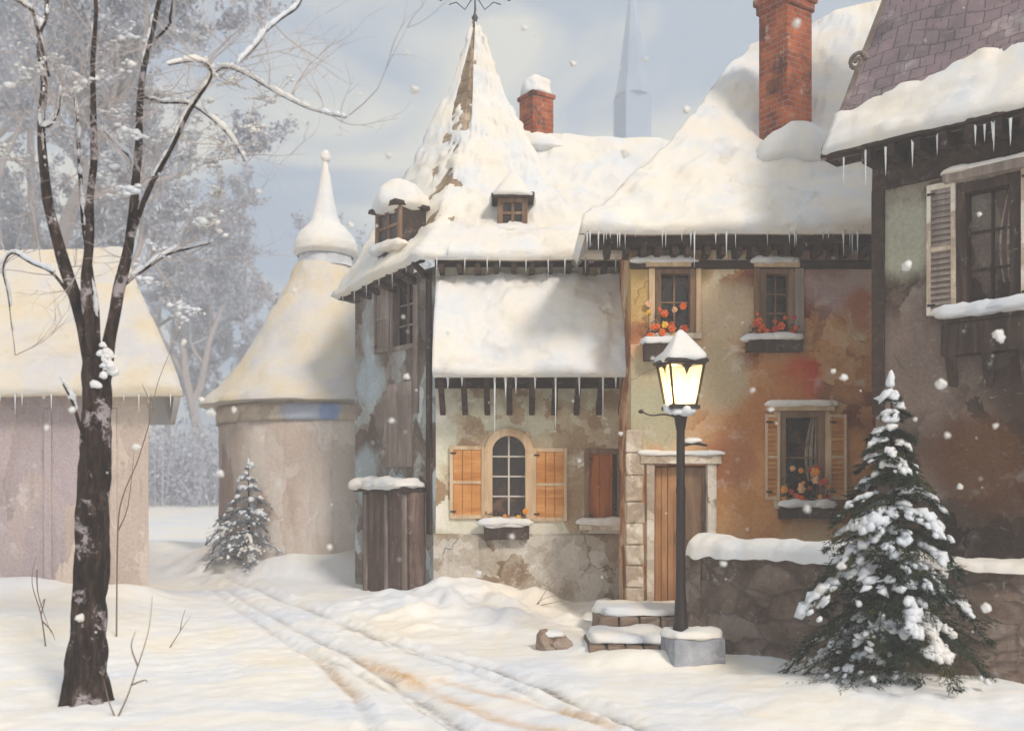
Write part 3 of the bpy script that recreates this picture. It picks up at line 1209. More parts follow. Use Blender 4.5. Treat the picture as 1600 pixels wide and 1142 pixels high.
    lv = [0, .07, .15, .26, .38, .5, .62, .74, .86, .94, 1]
    sy = [(0, 0), (.1, .22), (.2, .42), (.35, .6), (.5, .74), (.7, .87), (.85, .95), (1, 1)]
    rings = []
    for v in lv:
        z = ZE + (A.z - ZE) * v
        s = interp(sy, v)
        Y0, Y1, Y2 = 16.45 + (A.y - 16.45) * v, 14.1 + (A.y - .02 - 14.1) * s, 14.12 + (A.y - 14.12) * s
        p0 = V((xr(z, Y0, left), Y0, z))
        p1 = V((xr(z, Y1, hip), Y1, z))
        p2 = V((xr(z, Y2, right), Y2, z))
        c = V((A.x, A.y, z))
        k = (1 - v)
        b2, b0 = c + (c - p2) * .8, c + (c - p0) * .75
        if v == 1:
            p0 = p1 = p2 = b0 = b2 = V((A.x, A.y, z))
        p0.z -= .1 * (1 - v)
        rings.append([b2 * 1.0, p0, p1, p2, b0])

    def ths(p, v, c):
        x = .06 + .03 * n3(p, 1.3, 33)
        front = c > .5
        bare = n3(p, 1.15, 44) + .4 * n3(p, 3.1, 45) + .22 * n3(p, 9, 46) + .12 * n3(p, 20, 47)
        if front:
            x -= max(0, bare - .42) * .30
        else:
            x -= max(0, bare + .2) * .5 * smooth(.12, .3, v) * smooth(.22, .42, c)
        return x * (1 - v * .6)
    ro, so, G = roof(rings, [12, 36, 50, 10], [8, 9, 10, 11, 11, 11, 11, 11, 8, 6], t, 'shingle_brown', ths, 'roof_snow', seed=13, sides=(False, False), thick=.06)
    ro.name = 'spire'
    for k in range(6):
        q = rings[0][1].lerp(rings[0][2], (k + .6) / 6.5)
        icicle(q + V((0, 0, -.04)), rng.uniform(.1, .28), .012, ro)
    # eave soffit boards + rafter tails
    bm = BM()
    for k in range(7):
        q = rings[0][1].lerp(rings[0][2], (k + .5) / 7)
        bm = BM()
        w_ = fs.pt(L * (k + .5) / 7, ZE - .28, -.02)
        q2 = q + V((0, 0, -.09))
        d = fs.u * .035
        hexa(bm, [q2 - d, q2 + d, w_ + d, w_ - d, q2 - d + V((0, 0, .07)), q2 + d + V((0, 0, .07)), w_ + d + V((0, 0, .1)), w_ - d + V((0, 0, .1))])
        obj('rafter', bm, 'eave_wood', t, bevel=.006)
    for k in range(11):
        u = .1 + (W - .2) * k / 10
        bm = BM()
        wbox(bm, fr, u - .035, u + .035, ZE - .2, ZE - .1, -.02, .36, .006)
        obj('rafter', bm, 'eave_wood', t, bevel=.006)
    # finial and vane
    bm = BM()
    c = A + V((0, 0, -.1))
    lathe(bm, c, [(.045, 0), (.03, .1), (.055, .16), (.02, .22), (.012, .30), (.01, .62)], 10)
    f = obj('finial', bm, 'lead', t, smooth=True)
    bm = BM()
    cz = c.z + .46
    tube(bm, [V((c.x - .62, c.y, cz)), V((c.x - .3, c.y, cz + .02)), V((c.x, c.y, cz)), V((c.x + .3, c.y, cz + .02)), V((c.x + .6, c.y, cz))], .014, 6)
    tube(bm, [V((c.x, c.y - .35, cz - .02)), V((c.x, c.y + .35, cz - .02))], .012, 6)
    for sx in (-1, 1):
        tube(bm, [V((c.x + sx * .05, c.y, cz)), V((c.x + sx * .16, c.y, cz - .17)), V((c.x + sx * .3, c.y, cz - .05)), V((c.x + sx * .42, c.y, cz - .09))], .009, 5)
        lump(bm, V((c.x + sx * .55, c.y, cz + .03)), (.09, .04, .14), None, .2, .1, 5, 2, 1, False)
        lump(bm, V((c.x + sx * .2, c.y, cz + .07)), (.05, .05, .08), None, .2, .1, 5, 2, 1, False)
    obj('vane', bm, 'iron', f)
    # dormers
    fd = Fr((XP(778, 14.72), 14.72), (1, 0))

    def dormer(fd, w, z0, z1, apex, out, seed, dome, dp=.8):
        bm = BM()
        wbox(bm, fd, 0, w, z0 - .25, z1, -dp, 0, .01)
        d = obj('dormer', bm, 'eave_wood', t, bevel=.01)
        bm = BM()
        wbox(bm, fd, .0, .07, z0, z1, 0, .05, .008)
        wbox(bm, fd, w - .07, w, z0, z1, 0, .05, .008)
        wbox(bm, fd, .07, w - .07, z1 - .06, z1, 0, .05, .005)
        wbox(bm, fd, w / 2 - .02, w / 2 + .02, z0, z1 - .06, 0, .03, .003)
        wbox(bm, fd, .07, w - .07, (z0 + z1) / 2 - .02, (z0 + z1) / 2 + .02, 0, .028, .003)
        obj('frame', bm, 'brown_frame', d, bevel=.005)
        bm = BM()
        bm.faces.new([bm.verts.new(fd.pt(u, z, .008)) for (u, z) in ((.07, z0), (w - .07, z0), (w - .07, z1 - .06), (.07, z1 - .06))])
        obj('pane', bm, 'glass', d)
        bm = BM()
        wbox(bm, fd, -out, w + out, z1 - .0, z1 + .06, -dp - .05, .14, .012)
        rr = obj('roof', bm, 'eave_wood', d, bevel=.012)
        bm = BM()
        cx = fd.pt(w / 2, z1, -.2)
        if dome:
            lump(bm, cx + V((0, 0, .06)) + fd.n * .0, (w + 2 * out + .1, dp + .35, (apex - z1) * 1.15), fr_mat(fd), .1, .06, 3, seed, 4)
        else:
            prof_ = [(1.0, .04), (1.03, .1), (.88, .22), (.66, .45), (.42, .7), (.2, .92), (.06, 1.0)]
            wdt = w / 2 + out + .03
            vs = []
            for (k, h) in prof_:
                ring = []
                for i in range(24):
                    a = 2 * math.pi * i / 24
                    q = max(abs(math.cos(a)), abs(math.sin(a)))
                    e = (1 / q) * .45 + .55
                    p = fd.pt(w / 2 + math.cos(a) * wdt * k * e, z1 + (apex - z1) * h, -.22 + math.sin(a) * .42 * k * e)
                    ring.append(bm.verts.new(p + V((n3(p, 4, seed), n3(p, 4, seed + 1), n3(p, 4, seed + 2))) * .025))
                vs.append(ring)
            for a, b in zip(vs, vs[1:]):
                for i in range(24):
                    f_ = (a[i], a[(i + 1) % 24], b[(i + 1) % 24], b[i])
                    bm.faces.new(f_[::-1])
            bm.faces.new(vs[-1]); bm.faces.new(vs[0][::-1])
            bmesh.ops.recalc_face_normals(bm, faces=bm.faces)
        obj('snow', bm, 'snow', d, smooth=True)
        bm = BM()
        lump(bm, fd.pt(w / 2, z0 - .07, .02), (w + .3, .3, .16), fr_mat(fd), .2, .2, 5, seed + 8, 3)
        obj('snow', bm, 'snow', d, smooth=True)
        return d
    dormer(fd, XP(824, 14.72) - XP(778, 14.72), ZP(356, 14.72), ZP(311, 14.72), ZP(262, 14.72), .1, 3, False)
    q = P(590, 385, 15.35)
    fl = Fr((q.x, q.y), (P1[0] - P0[0], P1[1] - P0[1]))
    dormer(fl, fl.up(628), ZP(388, 15.3), ZP(334, 15.3), ZP(286, 15.3), .05, 6, True, .42)
    # ridge chimney
    c = P(838, 220, 16.5)
    bm = BM()
    cbox(bm, (c.x, c.y, (ZP(150, 16.5) + 7.0) / 2), (.40, .40, ZP(152, 16.5) - 7.0), R(33))
    ch = obj('chimney', bm, 'brick', t, uv=True, bevel=.012)
    bm = BM()
    cbox(bm, (c.x, c.y, ZP(152, 16.5) - .025), (.455, .455, .07), R(33))
    obj('cap', bm, 'brick_dark', ch, uv=True, bevel=.015)
    bm = BM()
    lump(bm, (c.x, c.y, ZP(149, 16.5) + .02), (.46, .46, .36), Matrix.Rotation(R(33), 3, 'Z'), .25, .08, 4, 5, 4)
    obj('snow', bm, 'snow', ch, smooth=True)
    bm = BM()
    lump(bm, (c.x + .05, c.y - .2, 7.28), (.9, .5, .3), None, .0, .08, 3, 9, 4)
    obj('snow', bm, 'snow', ch, smooth=True)
    return fr, fs, P0, P1


FB, FBS, B0, B1 = tower_house()
flower_box('small dark flower box with yellow blooms under the arched window', FB, FB.up(757), FB.up(826), FB.zp(790, 820), 31,
           colors=('gold_bloom', 'amber_bloom', 'pale_bloom'), n=4, tall=.2, h=.2, snow=.12)


# ------------------------------------------------------------------ orange plaster house
def orange_house():
    Y = 13.0
    x0 = XP(986, Y)
    t = thing('plaster_house', 'weathered orange plaster house with a hipped snow roof and brick chimney', 'house', (3.5, 14, .2))
    fr = Fr((x0, Y), (1, 0))

    def px(a):
        return fr.up(a)

    def pz(b):
        return ZP(b, Y)
    W = 5.7 - x0
    ops = []
    w1 = (px(1026), px(1084), pz(520), pz(421))
    w2 = (px(1190), px(1238), pz(524), pz(422))
    w3 = (px(1221), px(1286), pz(784), pz(645))
    dr = (px(1022), px(1105), pz(955), pz(727))
    m = daub('orange_plaster', [(0, '#7a4226'), (.15, '#9a6644'), (.35, '#bd8756'), (.5, '#c49c74'), (.68, '#d0a47c'), (.85, '#d0bc98'), (1, '#ddcdb2')], 1.3,
             patches=[(x0 - 3.5 + .35, -1, 4.2, .75, '#b59a62'), (x0 - 3.5 + .25, -1, 2.9, .5, '#b7ae90'), (P(1250, 590, 13).x - 3.5, -1, P(1250, 590, 13).z - .2, .36, '#c2401f'),
                      (P(1310, 430, 13).x - 3.5, -1, 4.3, .6, '#b39a98'), (P(1130, 480, 13).x - 3.5, -1, 3.9, .55, '#c4b296'), (P(1350, 480, 13).x - 3.5, -1, 3.9, .35, '#b06a48'),
                      (P(1200, 620, 13).x - 3.5, -1, 2.7, .7, '#b47a4a'), (P(1150, 760, 13).x - 3.5, -1, 1.6, .8, '#cb935a'), (1.8 - 3.5, -1, 2.5, .5, '#a8a68c'), (2.55 - 3.5, -1, 3.1, .5, '#b5a88c'), (2.2 - 3.5, -1, 4.5, .35, '#8d6f45'), (4.0 - 3.5, -1, 4.75, .5, '#8f6a58'), (2.75 - 3.5, -1, 2.0, .4, '#a96e4c'), (P(1300, 720, 13).x - 3.5, -1, 2.0, .6, '#cc8f56')], streak=.3, dust=.3)
    bm = BM()
    facade(bm, fr, 0, W, -.3, 5.15, [w1, w2, w3, dr], seed=7)
    obj('wall', bm, m, t, smooth=True, uv=True)
    bm = BM()
    wall_poly(bm, [(x0, 18.0), (x0, Y)], -.3, 5.15)
    wall_poly(bm, [(5.7, 18.0), (x0, 18.0)], -.3, 5.15)
    obj('side_wall', bm, m, t)
    for k, (w, hd) in enumerate(((w1, (1006, 1081, 419)), (w2, (1174, 1250, 419)), (w3, (1193, 1304, 643)))):
        wo = window(fr, *w, t, depth=.15, bars=((1, 1), (1, 2), (0, 1))[k], fmat='brown_frame', curtain=(k == 2))
        bm = BM()
        wbox(bm, fr, px(hd[0]) + .02, px(hd[1]) - .02, w[3] + .022, w[3] + .085, -.02, .09, .005)
        ln = obj('lintel', bm, 'cream_frame', wo, bevel=.01)
        ledge_snow(fr, px(hd[0]), px(hd[1]), w[3] + .085, .12, .085, wo, 40 + k, mat='snow_cream')
        # outer casing
        bm = BM()
        wbox(bm, fr, w[0] - .1, w[0] - .022, w[2] - .05, w[3] + .02, -.01, .035, .005)
        obj('casing', bm, ('cream_frame', 'brown_frame', 'cream_frame')[k], wo, bevel=.008)
        bm = BM()
        wbox(bm, fr, w[1] + .022, w[1] + (.14 if k == 1 else .09), w[2] - .05, w[3] + .02, -.01, .035, .005)
        obj('casing', bm, ('cream_frame', 'grey_wood', 'cream_frame')[k], wo, bevel=.008)
    shutter(fr, px(1194), px(1217), w3[2] + .03, w3[3] - .02, 'orange_wood', t, d=.03, frame_mat='cream_frame', rail=.035, slats=True)
    shutter(fr, px(1293), px(1321), w3[2] + .03, w3[3] - .02, 'orange_wood', t, d=.03, frame_mat='cream_frame', rail=.035, slats=True)
    # door
    bm = BM()
    n = 4
    um = (dr[0] + dr[1]) / 2 + .02
    for i in range(n):
        a = dr[0] + .02 + (um - dr[0] - .03) * i / n
        b = dr[0] + .02 + (um - dr[0] - .03) * (i + 1) / n
        wbox(bm, fr, a + .003, b - .003, dr[2], dr[3] - .02, -.13, -.08, .003)
    d = obj('door', bm, 'door_wood', t, bevel=.005)
    bm = BM()
    wbox(bm, fr, um, dr[1] - .01, dr[2], dr[3] - .02, -.13, -.075, .003)
    wbox(bm, fr, um + .05, dr[1] - .06, dr[2] + .12, dr[2] + .8, -.075, -.055, .002)
    wbox(bm, fr, um + .05, dr[1] - .06, dr[2] + .9, dr[3] - .3, -.075, -.055, .002)
    ar, ac = (dr[1] - um - .11) / 2, (um + dr[1]) / 2 - .005
    ring = [fr.pt(ac + ar * math.cos(math.pi * i / 10), dr[3] - .3 + ar * .9 * math.sin(math.pi * i / 10), -.055) for i in range(11)]
    bm.faces.new([bm.verts.new(p) for p in ring])
    obj('door', bm, 'brown_frame', t, bevel=.005)
    bm = BM()
    tube(bm, [fr.pt(um - .05, dr[2] + 1.0, -.08), fr.pt(um - .05, dr[2] + 1.0, -.03), fr.pt(um - .05, dr[2] + .9, -.02), fr.pt(um - .05, dr[2] + .9, -.08)], .012, 6)
    obj('handle', bm, 'iron', d)
    bm = BM()
    wbox(bm, fr, px(1009), dr[0], dr[2] - .1, dr[3] + .02, -.13, .06, .006)
    wbox(bm, fr, dr[1], px(1119), dr[2] - .1, dr[3] + .02, -.13, .06, .006)
    wbox(bm, fr, px(1000), px(1126), dr[3] + .022, dr[3] + .13, -.13, .09, .008)
    wbox(bm, fr, dr[0], dr[1], dr[2] - .2, dr[2], -.14, .1, .005)
    df = obj('door_frame', bm, 'stone_trim', t, bevel=.012)
    ledge_snow(fr, px(998), px(1130), dr[3] + .13, .12, .06, df, 61)
    bm = BM()
    z = -.1
    k = 0
    while z < 2.35:   # pale corner pilaster of stacked blocks
        h = rng.uniform(.26, .36)
        e = .02 if k % 2 else 0
        wbox(bm, fr, -.07, px(1006) + e - .02, z, z + h - .008, -.02, .07 + rng.uniform(-.008, .012), .01)
        z += h
        k += 1
    obj('pilaster', bm, 'stone_trim', t, bevel=.02)
    # eaves
    bm = BM()
    wbox(bm, fr, -.55, W, 4.86, 4.97, -.02, .34, .004)
    obj('soffit', bm, 'eave_wood', t, bevel=.01)
    for k in range(22):
        u = -.3 + (W + .2) * k / 22 + rng.uniform(-.03, .03)
        bm = BM()
        wbox(bm, fr, u - .04, u + .04, 4.74, 4.858, -.02, .3, .01)
        obj('rafter', bm, 'eave_wood', t, bevel=.01)
    bm = BM()
    wbox(bm, fr, -.02, W, 4.62, 4.72, -.01, .045, .008)
    obj('beam', bm, 'eave_wood', t, bevel=.01)
    # roof
    ZE, YE, YR = 5.02, 12.55, 15.4
    hip = [(60, 1200), (75, 1184), (95, 1152), (145, 1112), (180, 1090), (230, 1050), (290, 985), (330, 942), (358, 904), (380, 880)]
    rings = []
    for v, s in [(0, 0), (.08, .13), (.18, .27), (.32, .43), (.5, .61), (.7, .79), (.87, .92), (1, 1)]:
        Yy = YE + (YR - YE) * s
        z = ZE + (8.42 - ZE) * v
        xl = XP(interp(hip, HY - (z - EYE) * F / Yy), Yy)
        zr = ZE + (9.5 - ZE) * v
        zm = ZE + (9.0 - ZE) * v
        rings.append([V((xl, Yy, z)), V(((xl + 6.6) / 2, Yy, zm)), V((6.6, Yy, zr))])

    def th(p, v, c):
        x = .105 + .05 * n3(p, .9, 51)
        x -= max(0, n3(p, 1.0, 52) - .45) * .35
        return x
    ro, so, G = roof(rings, [60, 40], [7, 7, 9, 10, 10, 8, 6], t, 'shingle_brown', th, 'roof_snow', seed=22, sides=(True, False), overhang=.06)
    # hip end and back slope
    bk = [[V((r[0].x, 2 * YR - r[0].y, r[0].z)), V(r[0])] for r in rings]
    bm = BM()
    grid_mesh(bm, bk)
    grid_mesh(bm, [[V((r[2].x, 2 * YR - r[2].y, r[2].z)), V((r[0].x, 2 * YR - r[0].y, r[0].z))] for r in rings])
    obj('roof', bm, 'snow', t, solid=.1)
    for k in range(26):
        u = rng.uniform(-.6, W - .9)
        icicle(fr.pt(u, ZE - .05, .46), rng.uniform(.06, .22) * (1.6 if rng.random() < .25 else 1), rng.uniform(.007, .014), ro)
    for a, l in ((1085, .45), (1135, .35), (1242, .2), (1318, .32), (1340, .3), (935, .25), (922, .2)):
        icicle(V((XP(a, 12.52), 12.52, ZE - .04)), l, .014, ro)
    # chimney
    c = P(1227, 200, 14.0)
    top = ZP(22, 14.0)
    bm = BM()
    cbox(bm, (c.x, c.y, (5.8 + top) / 2), (.5, .5, top - 5.8), R(34))
    ch = obj('chimney', bm, 'brick', t, uv=True, bevel=.012)
    bm = BM()
    cbox(bm, (c.x, c.y, top + .05), (.56, .56, .12), R(37))
    cbox(bm, (c.x, c.y, top + .16), (.62, .62, .1), R(37))
    cbox(bm, (c.x, c.y, top + .27), (.5, .5, .12), R(37))
    obj('cap', bm, 'brick_dark', ch, uv=True, bevel=.015)
    bm = BM()
    lump(bm, (c.x + .12, c.y - .2, 6.3), (1.15, .8, .62), None, .0, .07, 2, 17, 4)
    obj('snow', bm, 'snow', ch, smooth=True)
    return fr, t


FC, HC = orange_house()
flower_box('flower box heaped with orange blooms at the upper window beside the eave corner', FC, FC.up(1004), FC.up(1072), FC.zp(1030, 536), 51, n=18, tall=.45, h=.24,
           colors=('orange_bloom', 'red_bloom', 'pale_bloom', 'gold_bloom'))
flower_box('flower box of orange blooms on the upper window nearest the grey house', FC, FC.up(1165), FC.up(1250), FC.zp(1200, 532), 52, n=16, tall=.3,
           colors=('orange_bloom', 'orange_bloom', 'red_bloom'))
flower_box('flower box of amber blooms under the shuttered ground floor window', FC, FC.up(1215), FC.up(1300), FC.zp(1250, 790), 53, n=26, tall=.5,
           colors=('orange_bloom', 'amber_bloom', 'red_bloom', 'pale_bloom'))


# ------------------------------------------------------------------ dark grey house at the right
def grey_house():
    o = (XP(1368, 11.0), 11.0)
    u = V((1.09, -1.02, 0)).normalized()
    fr = Fr(o, (u.x, u.y))
    t = thing('grey_house', 'tall dark grey house with slate roof and one big shuttered window', 'house', (5.2, 11.2, .1))
    L = 3.6

    def z(px, py):
        return fr.zp(px, py)
    w = (fr.up(1497), fr.up(1592), z(1540, 488), z(1540, 283))
    m = daub('grey_plaster', [(0, '#2a1e18'), (.25, '#463830'), (.5, '#5f5049'), (.7, '#6f615a'), (.85, '#7d756b'), (1, '#959081')], 1.2, .7,
             patches=[(fr.pt(.38, 0).x - 5.2, fr.pt(.38, 0).y - 11.2, 4.3, .5, '#a3a493'), (fr.pt(1.1, 0).x - 5.2, fr.pt(1.1, 0).y - 11.2, 2.0, .6, '#5d3d24'), (fr.pt(1.6, 0).x - 5.2, fr.pt(1.6, 0).y - 11.2, 2.8, .6, '#3b2c25'),
                      (fr.pt(.3, 0).x - 5.2, fr.pt(.3, 0).y - 11.2, 2.9, .7, '#7d6d65')], streak=.45, dust=.12)
    bm = BM()
    facade(bm, fr, 0, L, -.3, 5.35, [w], seed=9, amp=.016)
    obj('wall', bm, m, t, smooth=True, uv=True)
    nb = -fr.n
    bm = BM()
    a = fr.pt(0, 0)
    b = a + nb * 5
    wall_poly(bm, [(b.x, b.y), (a.x, a.y)], -.3, 5.35)
    obj('side_wall', bm, m, t)
    # timber band below the eave
    bm = BM()
    wbox(bm, fr, -.02, L, 5.0, 5.4, -.02, .05, .006)
    obj('beam', bm, 'eave_wood', t, bevel=.01)
    for k in range(14):
        uu = .05 + k * .26
        bm = BM()
        wbox(bm, fr, uu - .05, uu + .05, 5.22, 5.36, .05, .36, .006)
        obj('rafter', bm, 'eave_wood', t, bevel=.01)
    bm = BM()
    wbox(bm, fr, -.03, .1, 2.6, 5.0, -.02, .03, .01)
    obj('timber', bm, 'eave_wood', t, bevel=.01)
    wo = window(fr, *w, t, depth=.2, fmat='dark_wood', bars=(1, 2), fw=.08, curtain=True, sill_mat='dark_wood')
    bm = BM()
    wbox(bm, fr, fr.up(1478), fr.up(1640), w[3] + .03, w[3] + .13, -.02, .12, .006)
    ln = obj('lintel', bm, 'grey_wood', wo, bevel=.012)
    ledge_snow(fr, fr.up(1478), fr.up(1640), w[3] + .13, .13, .05, wo, 71)
    ledge_snow(fr, fr.up(1466), fr.up(1640), w[2] - .02, .2, .12, wo, 72, mat='snow_cool')
    shutter(fr, fr.up(1450), fr.up(1495), z(1470, 492), z(1470, 288), 'grey_wood', t, frame_mat='stone_trim', rail=.045, slats=True)
    shutter(fr, w[1] + .03, w[1] + .4, z(1470, 492) + .02, z(1470, 288), 'grey_wood', t, frame_mat='stone_trim', rail=.045, slats=True)
    bm = BM()
    wbox(bm, fr, fr.up(1476), fr.up(1640), w[2] - .42, w[2] - .09, -.02, .12, .01)
    obj('beam', bm, 'dark_wood', t, bevel=.012)
    for k in range(3):
        bm = BM()
        uu = fr.up(1490) + .35 * k
        c = [fr.pt(uu - .05, w[2] - .42, .12), fr.pt(uu + .05, w[2] - .42, .12), fr.pt(uu + .05, w[2] - .75, .0), fr.pt(uu - .05, w[2] - .75, .0)]
        hexa(bm, c + [p + V((0, 0, .12)) for p in c])
        obj('bracket', bm, 'dark_wood', t, bevel=.012)
    # roof
    ZE = 5.44
    e0 = fr.pt(-.5, ZE, .35)
    prof = [(0, 0, 0), (.1, .12, .02), (.25, .26, .06), (.45, .42, .13), (.7, .66, .24), (1, 1, .42)]
    Lr, H, D = L + .7, 5.4, 2.9
    rings = []
    for v, s, lean in prof:
        p = e0 - fr.n * (D * s) + fr.u * (lean * 2.6 + .08)
        p.z = ZE + H * v
        q = fr.pt(Lr, 0, .35) - fr.n * (D * s)
        q.z = ZE + H * v
        rings.append([p, q])

    def th(p, v, c):
        # the snow has slid from the upper slope; a ragged edge remains
        lim = .20 + .24 * c + .06 * n3(p, 1.3, 61) + .03 * n3(p, 4, 62)
        return .075 * smooth(lim + .03, lim - .05, v) - .07 * smooth(lim - .02, lim + .02, v)
    ro, so, G = roof(rings, 80, [14, 12, 12, 12, 12], t, 'shingle_purple', th, 'snow', seed=23, sides=(True, False), thick=.14, overhang=.02)
    bm = BM()
    wbox(bm, fr, -.45, L, 5.37, 5.41, -.02, .37)
    obj('soffit', bm, 'eave_wood', t)
    bm = BM()
    rr = [G[i][0] for i in range(len(G))]
    for i in range(len(rr) - 1):   # verge board with its curled end
        a, b = rr[i], rr[i + 1]
        d = fr.u * -.03
        up = V((0, 0, .1))
        hexa(bm, [a + d - up, b + d - up, b - d - up, a - d - up, a + d + up * .3, b + d + up * .3, b - d + up * .3, a - d + up * .3])
    vb = obj('verge_board', bm, 'post_wood', ro)
    k = min(range(len(rr)), key=lambda i: abs(HY - (rr[i].z - EYE) * F / rr[i].y - 98))
    bm = BM()
    c = rr[k] - fr.u * .03
    pts = [c + fr.u * (-.02 + .11 * math.cos(a_) * (1 - a_ / 12)) * 1 + V((0, 0, .11 * math.sin(a_) * (1 - a_ / 12))) for a_ in [i * .5 for i in range(20)]]
    tube(bm, pts, .025, 6)
    obj('scroll', bm, 'post_wood', vb)
    for k in range(11):
        uu = rng.uniform(-.2, 2.0)
        icicle(fr.pt(uu, ZE - .12, .36), rng.uniform(.08, .4), rng.uniform(.01, .018), ro)
    return fr


FD = grey_house()


# ------------------------------------------------------------------ garden wall, steps, shed
def garden_wall():
    t = thing('garden_wall', 'low rough stone garden wall capped with thick snow', 'wall', (3.0, 10.4, 0))
    plan = spline([V((2.12, 11.62, 0)), V((2.75, 10.85, 0)), V((3.45, 10.05, 0)), V((4.3, 9.35, 0)), V((5.6, 8.75, 0)), V((7.2, 8.3, 0)), V((9.0, 8.1, 0))], 6)
    bm, cap, sn = BM(), BM(), BM()
    top = 1.05
    rows = [-.3, .0, .2, .4, .6, .8, top]
    dense = spline(plan, 3)
    for side in (1, -1):
        G = []
        for z in rows:
            row = []
            for i, p in enumerate(dense):
                d = (dense[min(i + 1, len(dense) - 1)] - dense[max(i - 1, 0)]).normalized()
                n = V((d.y, -d.x, 0)) if side == 1 else V((-d.y, d.x, 0))
                q = p + n * (.16 + (.03 if z < .3 else 0)) + V((0, 0, z))
                row.append(q + n * (n3(q, 3, 70) * .035))
            G.append(row)
        grid_mesh(bm, G, side == 1)
    bmesh.ops.recalc_face_normals(bm, faces=bm.faces)
    a, d0 = plan[0], (plan[1] - plan[0]).normalized()
    fr = Fr((a.x, a.y), (-d0.y, d0.x))
    end = BM()
    cbox(bm, a + V((0, 0, .38)) + d0 * .02, (.3, .34, 1.36), math.atan2(d0.y, d0.x))
    obj('masonry', bm, 'wall_stone', t, uv=True, smooth=False)
    for p, q in zip(plan[::3], plan[3::3]):
        m = (p + q) / 2
        d = (q - p)
        cbox(cap, m + V((0, 0, top + .035)), (d.length - .012, .42, .07), math.atan2(d.y, d.x))
    cp = obj('coping', cap, 'wall_stone', t, uv=True, bevel=.015)
    path = spline(plan, 6)
    rows = []
    for i, p in enumerate(path):
        d = (path[min(i + 1, len(path) - 1)] - path[max(i - 1, 0)]).normalized()
        n = V((d.y, -d.x, 0))
        row = []
        e = min(1.0, .35 + min(i, len(path) - 1 - i) / 7)
        for k in range(15):
            a = math.pi * k / 14
            wd = .27 + .05 * n3(p, 1.6, 81) + .02 * n3(p, 5, 82)
            hh = (.19 - .12 * smooth(3.5, 4.0, p.x) + .07 * n3(p, 1.1, 83) + .03 * n3(p, 3.7, 84)) * e
            q = p + n * (math.copysign(abs(math.cos(a)) ** .75, math.cos(a)) * wd * (.75 + .25 * e)) + V((0, 0, top + .05 + abs(math.sin(a)) ** .8 * hh))
            q += V((n3(q, 7, 5), n3(q, 7, 6), n3(q, 7, 7))) * .025
            if k in (0, 14):
                q.z -= .03 + .05 * abs(n3(p, 4, 85))
            row.append(q)
        rows.append(row)
    grid_mesh(sn, rows)
    for row in (rows[0], rows[-1]):
        sn.faces.new([sn.verts.new(v) for v in row])
    bmesh.ops.recalc_face_normals(sn, faces=sn.faces)
    obj('snow', sn, 'snow_cream', t, smooth=True)


garden_wall()


def steps():
    t = thing('stone_steps', 'two snow covered stone steps leading up to the plank door', 'steps', (1.6, 11.8, 0))
    for k, (a, b, y, yb, zt) in enumerate(((922, 1062, 10.75, 11.75, .16), (936, 1100, 11.75, 12.85, .34))):
        x0, x1 = XP(a, y), XP(b, y)
        bm = BM()
        n = 5
        for i in range(n):
            xa, xb = x0 + (x1 - x0) * i / n, x0 + (x1 - x0) * (i + 1) / n
            yy = y + rng.uniform(-.03, .03)
            pts = [V((xa, yy, -.3)), V((xb - .01, yy, -.3)), V((xb - .01, yb, -.3)), V((xa, yb, -.3))]
            h = zt + rng.uniform(-.015, .015)
            pts += [V((p.x + rng.uniform(-.01, .01), p.y + rng.uniform(-.01, .02), h)) for p in pts]
            hexa(bm, pts)
        s = obj('step', bm, 'step_stone', t, uv=True, bevel=.025)
        bm = BM()
        lump(bm, V(((x0 + x1) / 2, (y + yb) / 2 + .06, zt + .02)), ((x1 - x0) * 1.02, (yb - y) * .98, .12), None, .8, .25, 3, k + 80, 4)
        obj('snow', bm, 'snow', s, smooth=True)
    bm = BM()
    for k in range(9):
        a = (1.05, 10.8, -.05) if k < 5 else (1.12, 11.6, .0)
        lump(bm, V((a[0] - .25 + rng.uniform(-.2, .45), a[1] + rng.uniform(-.08, .3), a[2] + rng.uniform(-.02, .05))), (rng.uniform(.45, .8), rng.uniform(.35, .6), rng.uniform(.08, .14)), None, .0, .12, 2.5, k, 3)
    obj('snow', bm, 'snow', t, smooth=True)
    p = on_ground(866, 1012)
    bm = BM()
    lump(bm, p + V((0, 0, .03)), (.3, .25, .2), None, .4, .3, 5, 3, 3)
    r = tag(obj('stone', bm, 'step_stone', None, base=p), 'small dark stone half buried in the snow before the steps', 'stone')
    bm = BM()
    lump(bm, p + V((-.02, .02, .14)), (.26, .24, .08), None, .4, .2, 5, 4, 3)
    obj('snow', bm, 'snow', r, smooth=True)


steps()


